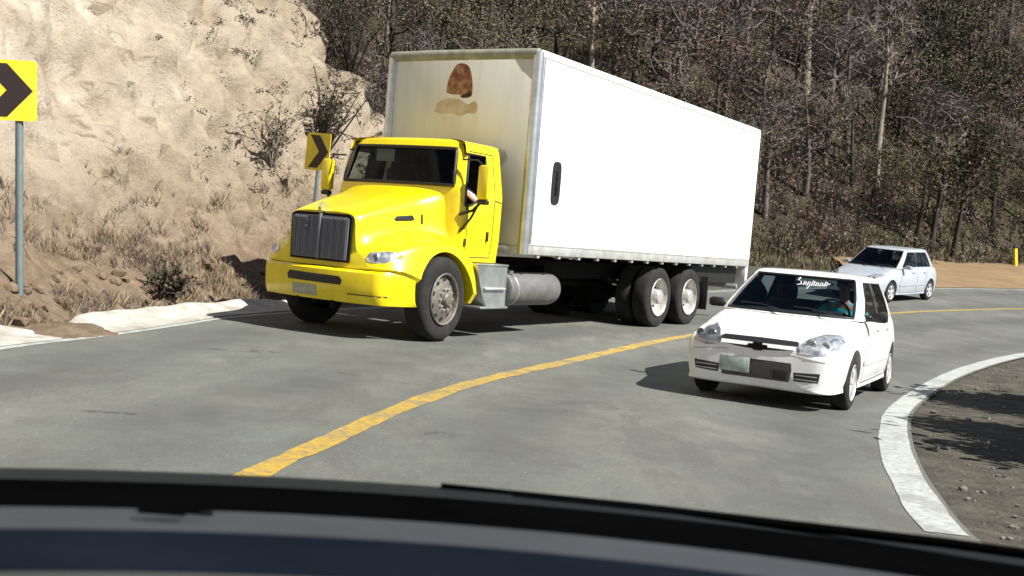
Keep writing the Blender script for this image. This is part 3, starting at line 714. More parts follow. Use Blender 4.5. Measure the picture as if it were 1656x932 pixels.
# dead scrub and hanging roots caught on the ledges of the cut
sc_ = MB(); rng = random.Random(63); k_ = 0; t_ = 0
while k_ < 330 and t_ < 20000:
    t_ += 1; x, y = rng.uniform(-10, -.6), rng.uniform(9, 24.5); dd = float(hill_d(np.array([[x, y]]))[0])
    if dd < 1.6 or dd > 6: continue
    q = Vector((x*.5+y*.2, y*.45-x*.2, 5)); wgt = mnoise.noise(q)*1.1+(y-17)*.11
    if rng.random() > wgt: continue
    z = on_hill(x, y); s = rng.uniform(.05, .17); k_ += 1; mi = rng.choices([0, 1, 2], [.45, .35, .2])[0]
    for j in range(int(22+s*300)):
        leaf(sc_, rng, (x+rng.gauss(.05, .42)*s, y+rng.gauss(-.05, .5)*s, z+rng.gauss(.0, .42)*s), rng.uniform(.02, .05), mi if rng.random() < .8 else 2)
    for j in range(0):
        d = Vector((rng.gauss(.4, .7), rng.gauss(-.2, .7), rng.gauss(.1, .8)))*s*1.5; sc_.tube([(x, y, z), Vector((x, y, z))+d*.5, Vector((x, y, z))+d+Vector((0, 0, -.2*s))], [.010, .008, .003], 3, 2, caps=False)
struct(sc_.build('ledge_scrub', [LM['bark'], LM['dark'], LM['brown']], ang=0, fix=False), 'stuff')
# ------------------------------------------------------------------ wheels
def truck_wheel(parent, x, y, sgn, rad, wd, front, name='wheel'):
    """y = outer face; sgn = +1 for the left side"""
    o = wd
    prof = [(rad*.60, -.02), (rad*.68, 0.0), (rad*.82, .012), (rad*.93, .002), (rad*.975, -.018), (rad, -.05), (rad*1.004, -o*.5), (rad, -o+.05), (rad*.975, -o+.018), (rad*.82, -o-.01), (rad*.62, -o)]
    prof2 = []
    for k, (r_, a_) in enumerate(prof):
        prof2.append((r_, a_))
    mb = MB(); mb.lathe(prof2, (0, 0, 0), 'y', 48, 0, sgn)
    for ga in (-.085, -.14, -.195):                                  # tread grooves stand as dark rings just proud of the tread
        pass
    t = mb.build(name, MAT['tyre'], parent, 40); t.location = (x, y, rad)
    r0 = rad*.61; rm = MB()
    if front:
        # steel disc with hand holes and a projecting hub
        rm.lathe([(r0*1.03, .004), (r0*1.0, .02), (r0*.95, .01), (r0*.93, -.045), (r0*.85, -.04), (r0*.62, .0), (r0*.50, .012), (r0*.30, .012), (r0*.29, .05), (r0*.22, .075), (.0, .085)], (0, 0, 0), 'y', 40, 0, sgn)
        for k in range(10):
            a = 2*math.pi*(k+.5)/10; cx, cz = r0*.745*math.cos(a), r0*.745*math.sin(a)
            rm.lathe([(.0, .003), (.026, .003), (.030, -.003)], (cx, (-.016)*sgn, cz), 'y', 12, 1, sgn)
            a = 2*math.pi*k/10; rm.lathe([(.0, .045), (.015, .045), (.018, .01)], (r0*.42*math.cos(a), 0, r0*.42*math.sin(a)), 'y', 6, 2, sgn)
        rm.build('rim', [MAT['rimdirty'], MAT['black'], MAT['rimsteel']], t, 40)
    else:
        rm.lathe([(r0*1.03, .004), (r0*1.0, .02), (r0*.96, .005), (r0*.92, -.06), (r0*.87, -.13), (r0*.62, -.15), (r0*.50, -.145), (r0*.44, -.11), (r0*.42, .015), (r0*.36, .04), (.0, .05)], (0, 0, 0), 'y', 40, 0, sgn)
        for k in range(10):
            a = 2*math.pi*(k+.3)/10; rm.lathe([(.0, .003), (.030, .003), (.034, -.004)], (r0*.74*math.cos(a), -.142*sgn, r0*.74*math.sin(a)), 'y', 12, 1, sgn)
            a = 2*math.pi*k/10; rm.lathe([(.0, -.10), (.016, -.10), (.019, -.15)], (r0*.54*math.cos(a), 0, r0*.54*math.sin(a)), 'y', 6, 2, sgn)
        rm.build('rim', [MAT['rimsteel'], MAT['black'], MAT['dark']], t, 40)
    return t
# ------------------------------------------------------------------ the truck  (X forward from the front axle, Y left, Z up)
TRK = (-1.822, 14.024, Hh(-1.8, 14)+.004); TYAW = -2.1325
trk = thing('box_truck', 'yellow bonneted box truck with a long white box body coming round the bend', 'truck', TRK, TYAW)
hood_st = [
 (1.00, [(0, 1.50), (.26, 1.50), (.45, 1.475), (.51, 1.40), (.53, 1.22), (.56, 1.06), (.64, .99), (.70, .92), (.70, .84), (0, .84)]),
 (.93, [(0, 1.535), (.27, 1.535), (.47, 1.51), (.545, 1.43), (.565, 1.25), (.64, 1.10), (.78, 1.05), (.86, .95), (.87, .83), (0, .83)]),
 (.75, [(0, 1.60), (.28, 1.597), (.50, 1.565), (.58, 1.475), (.61, 1.27), (.75, 1.15), (.92, 1.10), (1.00, .99), (1.01, .80), (0, .80)]),
 (.40, [(0, 1.715), (.31, 1.71), (.54, 1.67), (.635, 1.57), (.67, 1.33), (.84, 1.235), (1.00, 1.20), (1.085, 1.08), (1.09, .62), (0, .62)]),
 (.0, [(0, 1.83), (.34, 1.822), (.60, 1.775), (.70, 1.66), (.74, 1.38), (.88, 1.27), (1.03, 1.23), (1.105, 1.11), (1.105, .54), (0, .54)]),
 (-.32, [(0, 1.915), (.38, 1.91), (.69, 1.87), (.80, 1.76), (.84, 1.42), (.93, 1.27), (1.05, 1.20), (1.105, 1.08), (1.105, .50), (0, .50)]),
 (-.56, [(0, 1.90), (.38, 1.89), (.69, 1.84), (.80, 1.70), (.86, 1.40), (.95, 1.22), (1.05, 1.12), (1.10, 1.0), (1.10, .48), (0, .48)]),
 (-.70, [(0, 1.10), (.38, 1.10), (.69, 1.09), (.80, 1.08), (.9, 1.06), (.98, 1.04), (1.05, 1.0), (1.095, .92), (1.095, .46), (0, .46)]),
]
hood = carve(loft_body(hood_st, 6, 3), 'hood', [MAT['yellow'], MAT['black']], [(-.05, .53, .585, .55, 1.4), (-.05, .53, .585, -1.4, -.55)], trk)
hb = bvh_of(hood)
# cab shell, roof and glazing by rings
def ring_cab(levels, half, kind, sill=None):
    """levels: list of z; half(t,z) -> list of (x,y) half plan, front centre to rear centre; kind(segment, level) -> slot"""
    rows = []
    for li, z in enumerate(levels):
        hp = half(z); full = [(x, y, z-(sill(x, j, z) if sill else 0)) for j, (x, y) in enumerate(hp)]
        full += [(x, -y, zz) for x, y, zz in full[-2:0:-1]]
        rows.append(full)
    n = len(rows[0]); m = (n+2)//2; parts = {}
    for i in range(len(rows)-1):
        for j in range(n):
            seg = j if j < m-1 else n-1-j
            k = kind(seg, i); side = 'L' if j < m-1 else 'R'
            parts.setdefault((k, side if k.endswith('*') else ''), []).append([rows[i][j], rows[i][(j+1) % n], rows[i+1][(j+1) % n], rows[i+1][j]])
    return rows, parts
def quads(qs):
    mb = MB()
    vmap = {}
    for q in qs:
        idx = []
        for v in q:
            k = (round(v[0], 5), round(v[1], 5), round(v[2], 5))
            if k not in vmap: vmap[k] = len(mb.v); mb.v.append(tuple(v))
            idx.append(vmap[k])
        mb.f.append(tuple(idx)); mb.m.append(0)
    return mb
TL = [1.0, 1.04, 1.3, 1.6, 1.86, 1.905, 1.96, 2.0, 2.1, 2.22, 2.34, 2.385, 2.44, 2.49, 2.53]
def lerp(a, b, t): return a+(b-a)*max(0, min(1, t))
def cab_half(z):
    t = (z-1.0)/1.53; up_ = max(0, (z-1.9)/.6)
    wv = lerp(1.055, 1.065, (z-1)/.5) if z < 1.9 else lerp(1.06, .95, up_)
    xf = -.30 if z < 1.9 else lerp(-.30, -.46, up_)
    if z > 2.45: xf -= (z-2.45)*.5; wv -= (z-2.45)*.3
    if z < 1.05: wv -= .02
    bow = .07; yA = wv-.13
    out = [(xf-bow*(k/7)**2.4, yA*k/7) for k in range(8)]                        # windscreen: segments 0..6
    out += [(xf-bow-.025, yA+.06), (xf-bow-.065, wv-.02)]                        # corner post: 7, 8
    x0 = xf-bow-.085; out += [(x0, wv)]                                           # 9
    xr = -1.36
    d0, d1 = lerp(-.46, -.53, up_), -1.06
    out += [(d0+(d1-d0)*k/5, wv+.004) for k in range(6)]                         # 10: post; door glass 10..14 => between index 10 and 15
    out += [(-1.16, wv+.003), (-1.30, wv), (xr, wv-.05), (xr, wv*.5), (xr, 0)]
    return out
def sill_t(x, j, z):
    if not (9 <= j <= 17) or z > 2.1 or z < 1.5: return 0
    k = max(0, min(1, (x+.98)/.42)); f = 1-abs(z-1.9)/.22
    return .20*k*max(0, f)
def cab_kind(seg, lv):
    z0 = TL[lv]
    if seg <= 6 and 1.955 <= z0 < 2.43: return 'ws'
    if 10 <= seg <= 14 and 1.90 <= z0 < 2.38: return 'dw*'
    if 17 < seg <= 18 and 2.0 <= z0 < 2.3: return 'rw'
    return 'paint'
rows, parts = ring_cab(TL, cab_half, cab_kind, sill_t)
shell = quads(parts[('paint', '')])
top = rows[-1]; cxy = (-.92, 0)
rr = [top]
for k, dz in ((.93, .022), (.75, .045), (.45, .06), (.15, .066), (.02, .067)): rr.append([(cxy[0]+(x-cxy[0])*k, y*k, TL[-1]+dz) for x, y, z in top])
shell.grid(rr, cv=True); shell.f.append(tuple(len(shell.v)-len(top)+k for k in range(len(top)))); shell.m.append(0)
fl = rows[0]; o_ = len(shell.v); shell.v += [tuple(q) for q in fl]; shell.f.append(tuple(range(o_, o_+len(fl)))[::-1]); shell.m.append(0)
cab = shell.build('cab', MAT['yellow'], trk, 32)
cabb = bvh_of(cab)
ws = quads(parts[('ws', '')]).build('windscreen', MAT['truckglass'], trk, 60)
for sd in ('L', 'R'):
    if sd == 'R': quads(parts[('dw*', 'R')]).build('door_window', MAT['sglass'], trk, 60)   # the driver's window is wound down
if ('rw', '') in parts: quads(parts[('rw', '')]).build('rear_window', MAT['sglass'], trk, 60)
# black rubber round the windscreen
def edge_seal(rows_, lv0, lv1, j1, parent, r_=.022, mat='black', name='windscreen_seal', off=.012):
    L = rows_; pts = []
    n = len(L[0])
    lower = [Vector(L[lv0][(n-j) % n]) for j in range(j1, 0, -1)]+[Vector(L[lv0][j]) for j in range(0, j1+1)]
    upper = [Vector(L[lv1][j]) for j in range(j1, -1, -1)]+[Vector(L[lv1][(n-j) % n]) for j in range(1, j1+1)]
    right = [Vector(L[k][j1]) for k in range(lv0+1, lv1)]; left = [Vector(L[k][(n-j1) % n]) for k in range(lv1-1, lv0, -1)]
    loop = lower+right+upper+left; loop.append(loop[0]); loop = [q+Vector((off, 0, 0)) for q in loop]
    return MB().tube(loop, r_, 6, caps=False).build(name, MAT[mat], parent, 60)
edge_seal(rows, TL.index(1.96), TL.index(2.44), 7, trk)
def side_seal(rows_, lv0, lv1, j0, j1, parent, sgn, r_=.014, name='window_seal', mat='black'):
    n = len(rows_[0]); J = lambda j: j if sgn > 0 else (n-j) % n
    loop = [Vector(rows_[lv0][J(j)]) for j in range(j0, j1+1)]+[Vector(rows_[k][J(j1)]) for k in range(lv0+1, lv1)]+[Vector(rows_[lv1][J(j)]) for j in range(j1, j0-1, -1)]+[Vector(rows_[k][J(j0)]) for k in range(lv1-1, lv0, -1)]
    loop.append(loop[0]); return MB().tube(loop, r_, 6, caps=False).build(name, MAT[mat], parent, 60)
for sg in (1, -1): side_seal(rows, TL.index(1.905), TL.index(2.385), 10, 15, trk, sg)
# inside of the cab: dark lining just within the shell
ln = quads(parts[('paint', '')]); ln.grid([[(cxy[0]+(x-cxy[0])*k, y*k, TL[-1]) for x, y, z in top] for k in (1, .5, .02)], cv=True)
ln.v = [(-.85+(x+.85)*.962, y*.962, 1.8+(z-1.8)*.972) for x, y, z in ln.v]; ln.build('cab_lining', MAT['trim'], trk, 40)
it = MB(); it.box((-.83, 0, 1.02), (1.0, 1.9, .04)); it.box((-1.325, 0, 1.6), (.03, 1.9, 1.2)); it.box((-.50, 0, 1.72), (.26, 1.8, .34), .05)
it.build('cab_interior', MAT['trim'], trk)
for y in (.55, -.55):
    st = MB(); st.box((-.98, y, 1.38), (.5, .52, .16), .05); st.box((-1.20, y, 1.78), (.13, .5, .72), .05, Matrix.Rotation(R(-8), 3, 'Y')); st.box((-1.26, y, 2.2), (.09, .28, .17), .04); st.build('seat', MAT['seat'], trk)
sw = MB(); sw.tube([(-.62+.09*math.sin(a)*-1, .55+.21*math.cos(a), 1.78+.19*math.sin(a)) for a in [2*math.pi*k/20 for k in range(21)]], .014, 6, caps=False); sw.tube([(-.48, .55, 1.66), (-.62, .55, 1.78)], .025); sw.tube([(-.62, .36, 1.78), (-.62, .74, 1.78)], .012, 6)
sw.build('steering_wheel', MAT['black'], trk)
sv_ = MB(); sv_.box((-.53, -.36, 2.33), (.012, .30, .17), .004); sv_.build('sun_visor', MAT['panel'], trk)
# doors: shut lines, handle, hinges
for sg in (1, -1):
    d = MB()
    for a, b in (((-.52, 1.06), (-.52, 1.86)), ((-1.12, 1.06), (-1.12, 2.40)), ((-.52, 1.06), (-1.12, 1.06)), ((-.58, 2.42), (-1.12, 2.42)), ((-1.12, 1.82), (-1.29, 1.80))):
        s_ = strip(cabb, a, b, 'y', sg, .012, .004); d.add(s_.v, s_.f)
    for z in (1.25, 1.7): d.box((-.50, sg*1.068, z), (.05, .02, .09), .006)
    d.build('door_shut_line', MAT['seam'], trk)
    h = MB(); h.box((-.99, sg*1.078, 1.34), (.035, .03, .13), .01); h.build('door_handle', MAT['black'], trk)
    # mirror: yellow head on black arms
    m = MB(); m.box((-.47, sg*1.32, 2.02), (.10, .17, .44), .035); mo = m.build('mirror', MAT['yellow'], trk)
    gl = MB(); gl.box((-.524, sg*1.32, 2.02), (.006, .14, .39), .002); gl.build('mirror_glass', MAT['chrome'], mo)
    for pts, r_ in (([(-.40, sg*1.02, 1.60), (-.43, sg*1.2, 1.66), (-.47, sg*1.32, 1.80)], .020), ([(-.42, sg*1.03, 1.38), (-.43, sg*1.18, 1.56), (-.46, sg*1.28, 1.78)], .016), ([(-.44, sg*.98, 2.3), (-.46, sg*1.2, 2.3), (-.47, sg*1.31, 2.22)], .012)):
        MB().tube(pts, r_, 8).build('mirror_arm', MAT['black'], mo)
    MB().box((-.47, sg*1.32, 1.77), (.085, .15, .06), .02).build('mirror_mount', MAT['black'], mo)
    # hood intake and its little badge
    c = conform(hb, [(.10, 1.485), (.14, 1.535), (.40, 1.505), (.44, 1.46), (.40, 1.445), (.14, 1.465)], 'y', sg, .004, .004); c.build('hood_intake', MAT['black'], trk)
    c = conform(hb, [(-.03, 1.44), (-.03, 1.56), (.005, 1.55), (.005, 1.43)], 'y', sg, .004, .004); c.build('hood_badge', MAT['chrome'] if sg < 0 else MAT['seam'], trk)
    d = MB()
    for a, b in (((-.40, 1.80), (-.44, 1.30)), ((-.44, 1.30), (-.60, 1.12))):
        s_ = strip(hb, a, b, 'y', sg, .012, .004); d.add(s_.v, s_.f)
    d.build('hood_shut_line', MAT['seam'], trk)
    h = MB(); h.box((.62, sg*.632, 1.36), (.05, .03, .10), .01); h.build('hood_latch', MAT['black'], trk) if 0 else None
# nose: grille, centre bar, ornament, badge
gf = MB(); gf.prism([(-.47, .90), (.47, .90), (.485, 1.44), (.42, 1.475), (-.42, 1.475), (-.485, 1.44)], 'x', .99, 1.035)
gs = gf.build('grille_surround', MAT['dark'], trk)
g = MB(); g.prism([(-.44, .925), (-.018, .925), (-.018, 1.445), (-.40, 1.44), (-.45, 1.42)], 'x', 1.03, 1.05); g.prism([(.018, .925), (.44, .925), (.45, 1.42), (.40, 1.44), (.018, 1.445)], 'x', 1.03, 1.05)
for k in range(-14, 15):
    if k: g.box((1.052, k*.03, 1.18), (.012, .006, .50), .002)
g.build('grille', MAT['grille'], gs, 20)
b = MB(); b.box((1.05, 0, 1.19), (.035, .034, .55), .008); b.build('grille_bar', MAT['galv'], gs)
b = MB(); b.box((1.062, -.20, 1.34), (.012, .055, .10), .004); b.box((1.062, -.20, 1.265), (.012, .08, .014), .003); b.build('grille_badge', logo_mat('dark_badge', [(.03, .03, .10), (.06, .05, .12), (.3, .3, .32)], 20), gs)
o_ = MB(); o_.prism([(1.06, 1.475), (.92, 1.535), (.93, 1.56), (1.0, 1.60), (1.06, 1.59), (1.085, 1.54)], 'y', -.022, .022); o_.build('hood_ornament', MAT['chrome'], trk, 30)
# headlights
for sg in (1, -1):
    pts = [(.70, .975), (.735, 1.045), (.90, 1.075), (.985, 1.06), (.99, .99), (.93, .935), (.80, .925), (.73, .935)]
    c = conform(hb, [(sg*y, z) for y, z in pts], 'x', 1, .006, .004, 5, 4); hl = c.build('headlight', MAT['lamp'], trk, 50)
    h = hb.ray_cast(Vector((6, sg*.82, 1.0)), Vector((-1, 0, 0)))[0]
    bl = MB(); bl.lathe([(.05, .012), (.046, .02), (.03, .008), (.0, .0)], (h.x+.004, sg*.82, .995), 'x', 20); bl.build('headlamp_bowl', MAT['rimsteel'], hl)
    c = conform(hb, [(sg*.985, 1.0), (sg*.985, 1.055), (sg*1.012, 1.04), (sg*1.012, 1.0)], 'x', 1, .008, .003); c.build('turn_signal', MAT['orange'], trk)
# bumper
bu = MB(); rows_b = []
for k in range(41):
    y = -1.12+2.24*k/40; f = abs(y)/1.12; x = 1.09-.18*f**2-.40*max(0, (f-.80)/.20)**1.8; dx = .0
    rows_b.append([(x-.10, y*.97, .825), (x-.02, y, .83), (x+.018, y, .80), (x+.025, y, .72), (x+.02, y, .60), (x+.005, y, .50), (x-.03, y, .43), (x-.12, y*.98, .42)])
bu.grid(rows_b); bmp = bu.build('bumper', MAT['yellow'], trk, 40)
bmp.modifiers.new('thick', 'SOLIDIFY').thickness = .012
bb = bvh_of(bmp)
conform(bb, [(-.42, .64), (-.44, .70), (-.40, .745), (.40, .735), (.44, .69), (.42, .635)], 'x', 1, .006, .002).build('bumper_slot', MAT['black'], bmp)
pl_ = conform(bb, [(-.34, .475), (-.34, .60), (.06, .60), (.06, .475)], 'x', 1, .010, .004); pl_.build('licence_plate', MAT['platetruck'], bmp)
conform(bb, [(.52, .53), (.52, .545), (.98, .545), (.98, .53)], 'x', 1, .006, .002).build('bumper_crease', MAT['seam'], bmp)
for sg in (1, -1):
    t = MB(); t.box((1.02, sg*.28, .39), (.08, .05, .10), .012); t.build('tow_hook', MAT['dark'], trk)
# chassis, axles
ch = MB()
for sg in (1, -1): ch.box((-4.6, sg*.43, .90), (11.0, .085, .27), .01)
for x in (.7, -.9, -2.4, -3.9, -5.4, -6.2, -7.0, -8.0, -9.3): ch.box((x, 0, .90), (.12, .8, .2), .01)
ch.tube([(-.9, 0, .78), (-5.6, 0, .66)], .06, 10); ch.box((.3, 0, .95), (1.1, .7, .55), .06)
ch.tube([(0, -.95, .50), (0, .95, .50)], .065, 10)
for x in (-6.247, -7.567):
    ch.tube([(x, -1.0, .52), (x, 1.0, .52)], .085, 12); ch.lathe([(0, -.2), (.17, -.17), (.23, 0), (.17, .17), (0, .2)], (x, 0, .52), 'x', 18)
for sg in (1, -1):
    ch.tube([(-5.5, sg*.55, .80), (-6.247, sg*.56, .66), (-6.9, sg*.55, .72), (-7.567, sg*.56, .66), (-8.3, sg*.55, .80)], .045, 6)
    ch.tube([(.75, sg*.48, .74), (0, sg*.48, .58), (-.75, sg*.48, .74)], .04, 6)
ch.build('chassis', MAT['dark'], trk)
for sg in (1, -1):
    truck_wheel(trk, -.05, sg*1.14, sg, .525, .28, True).rotation_euler = (0, 0, R(5))
    for x in (-6.247, -7.567):
        truck_wheel(trk, x, sg*1.215, sg, .525, .27, False)
        t = MB(); t.lathe([(.32, -.02), (.43, .01), (.50, -.01), (.525, -.05), (.525, -.22), (.50, -.26), (.42, -.28), (.32, -.26)], (0, 0, 0), 'y', 40, 0, sg); k = t.build('inner_tyre', MAT['tyre'], trk); k.location = (x, sg*.89, .525)
    fl_ = MB(); fl_.box((-8.25, sg*1.0, .60), (.02, .58, .62), .004); fl_.build('mud_flap', MAT['black'], trk)
    # step box and tank (tank and steps on both sides)
    s_ = MB(); s_.prism([(-.70, .965), (-1.44, .95), (-1.44, .43), (-.98, .43), (-.86, .60)], 'y', sg*.78, sg*1.15)
    s_.box((-1.13, sg*1.02, .41), (.66, .34, .03), .008); s_.box((-1.08, sg*1.0, .972), (.76, .32, .025), .008)
    sb = s_.build('step_box', MAT['alu'], trk, 30)
    tr = MB()
    tr.box((-1.13, sg*1.17, .66), (.5, .05, .03), .01); tr.build('step_tread', MAT['rail'], sb)
    tk = MB(); tk.lathe([(0, -1.53), (.17, -1.53), (.222, -1.56), (.235, -1.62), (.235, -2.84), (.222, -2.90), (.17, -2.93), (0, -2.93)], (0, sg*.95, .645), 'x', 36); tko = tk.build('fuel_tank', MAT['tank'], trk, 40)
    sp_ = MB()
    for x in (-1.72,): MB().lathe([(.240, -.025), (.2425, -.02), (.2425, .02), (.240, .025)], (x, sg*.95, .645), 'x', 36).build('tank_strap', MAT['alu'], tko, 40)
    sp_.tube([(-1.66, sg*1.05, .86), (-1.66, sg*1.06, .905)], .045, 14); sp_.build('tank_cap', MAT['alu'], tko, 40)
bt = MB(); bt.box((-3.35, -.85, .68), (.6, .5, .45), .02); bt.build('battery_box', MAT['dark'], trk); MB().box((-3.3, .62, .80), (.5, .3, .36), .03).build('air_tank', MAT['dark'], trk)
# ---- box body
X0, X1, Z0, Z1, W = -1.623, -10.26, 1.142, 3.91, 1.30
bx = MB(); bx.box(((X0+X1)/2-.01, 0, (Z0+Z1)/2+.04), (X0-X1-.10, 2*W-.05, Z1-Z0-.16), .0); cargo = bx.build('cargo_box', MAT['panel'], trk)
for sg in (1, -1):
    p_ = MB(); nseg = 7; L_ = (X0-.10)-(X1+.08)
    for k in range(nseg):
        a = X0-.10-L_*k/nseg; b = X0-.10-L_*(k+1)/nseg; p_.box(((a+b)/2, sg*(W-.012), (Z0+.14+Z1-.10)/2), (L_/nseg-.003, .022, Z1-Z0-.24), .002)
    p_.build('side_panel', MAT['panel'], cargo, 30)
    r_ = MB(); r_.box(((X0+X1)/2, sg*(W-.01), Z0+.075), (X0-X1-.02, .05, .15), .012); r_.box(((X0+X1)/2, sg*(W+.012), Z0+.135), (X0-X1-.12, .018, .02), .005)
    for k in range(15): r_.box((X0-.35-k*.59, sg*(W-.03), Z0-.018), (.07, .06, .05), .008)
    r_.build('bottom_rail', MAT['rail'], cargo, 30)
    t_ = MB(); t_.box(((X0+X1)/2, sg*(W-.01), Z1-.05), (X0-X1-.02, .05, .10), .02); t_.build('top_rail', MAT['panel'], cargo, 30)
    q = MB(); q.tube([(X0-.02, sg*(W-.055), Z0), (X0-.02, sg*(W-.055), Z1-.03)], .075, 16); q.box((X0-.09, sg*(W+.0), (Z0+Z1)/2), (.05, .022, Z1-Z0-.04), .006); q.build('corner_post', MAT['alu'], cargo, 40)
    q = MB(); q.box((X1+.03, sg*(W-.05), (Z0+Z1)/2-.02), (.08, .12, Z1-Z0), .015); q.box((X1+.05, sg*(W-.12), .98), (.12, .24, .36), .015); q.build('rear_post', MAT['panel'], cargo)
fp = MB(); fp.box((X0-.012, 0, (Z0+.10+Z1-.13)/2), (.03, 2*W-.18, Z1-Z0-.21), .004); fpo = fp.build('front_panel', MAT['frontpanel'], cargo)
fr = MB(); fr.box((X0+.002, 0, Z0+.055), (.05, 2*W-.16, .11), .012); fr.build('front_sill', MAT['rail'], cargo)
cp = MB(); cp.tube([(X0-.02, -W+.03, Z1-.055), (X0-.02, -.4, Z1-.047), (X0-.02, .4, Z1-.05), (X0-.02, W-.05, Z1-.055)], .078, 16); cp.build('cap_rail', MAT['caprail'], cargo, 50)
rf = MB(); rf.box(((X0+X1)/2, 0, Z1-.02), (X0-X1-.1, 2*W-.04, .04), .01); rf.build('roof', MAT['panel'], cargo)
rdoor = MB(); rdoor.box((X1-.005, 0, (Z0+Z1)/2+.05), (.04, 2*W-.26, Z1-Z0-.2), .006)
for y in (-.5, -.2, .2, .5): rdoor.tube([(X1-.045, y, Z0+.1), (X1-.045, y, Z1-.1)], .017, 8)
rdoor.build('rear_doors', MAT['panel'], cargo)
sk = MB(); sk.box((-8.85, 0, .96), (2.3, 2.3, .34), .015); sk.build('rear_subframe', MAT['black'], trk)
ub = MB(); ub.box((X1+.10, 0, .72), (.10, 2.3, .09), .015); ub.box((X1+.10, .6, .86), (.08, .08, .3)); ub.box((X1+.10, -.6, .86), (.08, .08, .3)); ub.build('rear_bumper', MAT['rail'], trk)
for sg in (1, -1):
    for y in (1.0, .84):
        t = MB(); t.lathe([(0, -.012), (.045, -.01), (.055, .0)], (X1+.045, sg*y, .72), 'x', 16); t.build('tail_lamp', MAT['orange'], trk)
# wordless black side plate with rounded ends (cabinet door on the box side)
vn = MB(); pts = []
for k in range(24):
    a = 2*math.pi*k/24; pts.append((-2.275+.115*math.copysign(abs(math.cos(a))**.5, math.cos(a)), 2.165+.30*math.copysign(abs(math.sin(a))**.45, math.sin(a))))
vn.prism(pts, 'y', W-.004, W+.016); vno = vn.build('side_hatch', MAT['black'], cargo, 30)
vh = MB(); vh.box((-2.275, W+.022, 2.165), (.06, .014, .34), .005); vh.build('hatch_handle', MAT['dark'], vno)
# faded emblem on the front panel: a brown dome-shaped figure over a tan ribbon
def blob(cx, cz, pts, x, rnd=2):
    q = cr([(cx+a, cz+b) for a, b in pts]+[(cx+pts[0][0], cz+pts[0][1])], 4)[:-1]
    return [(float(a), float(b)) for a, b in q]
lg = MB(); lg.prism(blob(-.005, 3.49, [(-.225, -.16), (-.215, .0), (-.15, .14), (-.08, .235), (.03, .25), (.13, .20), (.19, .06), (.215, -.08), (.21, -.20), (.12, -.23), (.0, -.19), (-.12, -.185)], 0), 'x', X0+.002, X0+.0065); lg.build('emblem', MAT['logo'], fpo, 20)
lg = MB(); lg.prism(blob(.215-.06, 3.31, [(-.06, -.02), (0, .045), (.05, .02), (.04, -.035)], 0), 'x', X0+.0065, X0+.008); lg.prism(blob(.07, 3.285, [(-.06, -.012), (0, .022), (.09, .02), (.08, -.02), (0, -.03)], 0), 'x', X0+.0065, X0+.008); lg.build('emblem_shade', MAT['seam'], fpo, 20)
lg = MB(); lg.prism(blob(-.05, 3.115, [(-.37, -.05), (-.33, .06), (-.18, .13), (.05, .12), (.20, .05), (.30, .10), (.37, .03), (.34, -.07), (.20, -.075), (.08, -.115), (-.06, -.075), (-.26, -.085)], 0), 'x', X0+.002, X0+.005); lg.build('emblem_ribbon', MAT['ribbon'], fpo, 20)
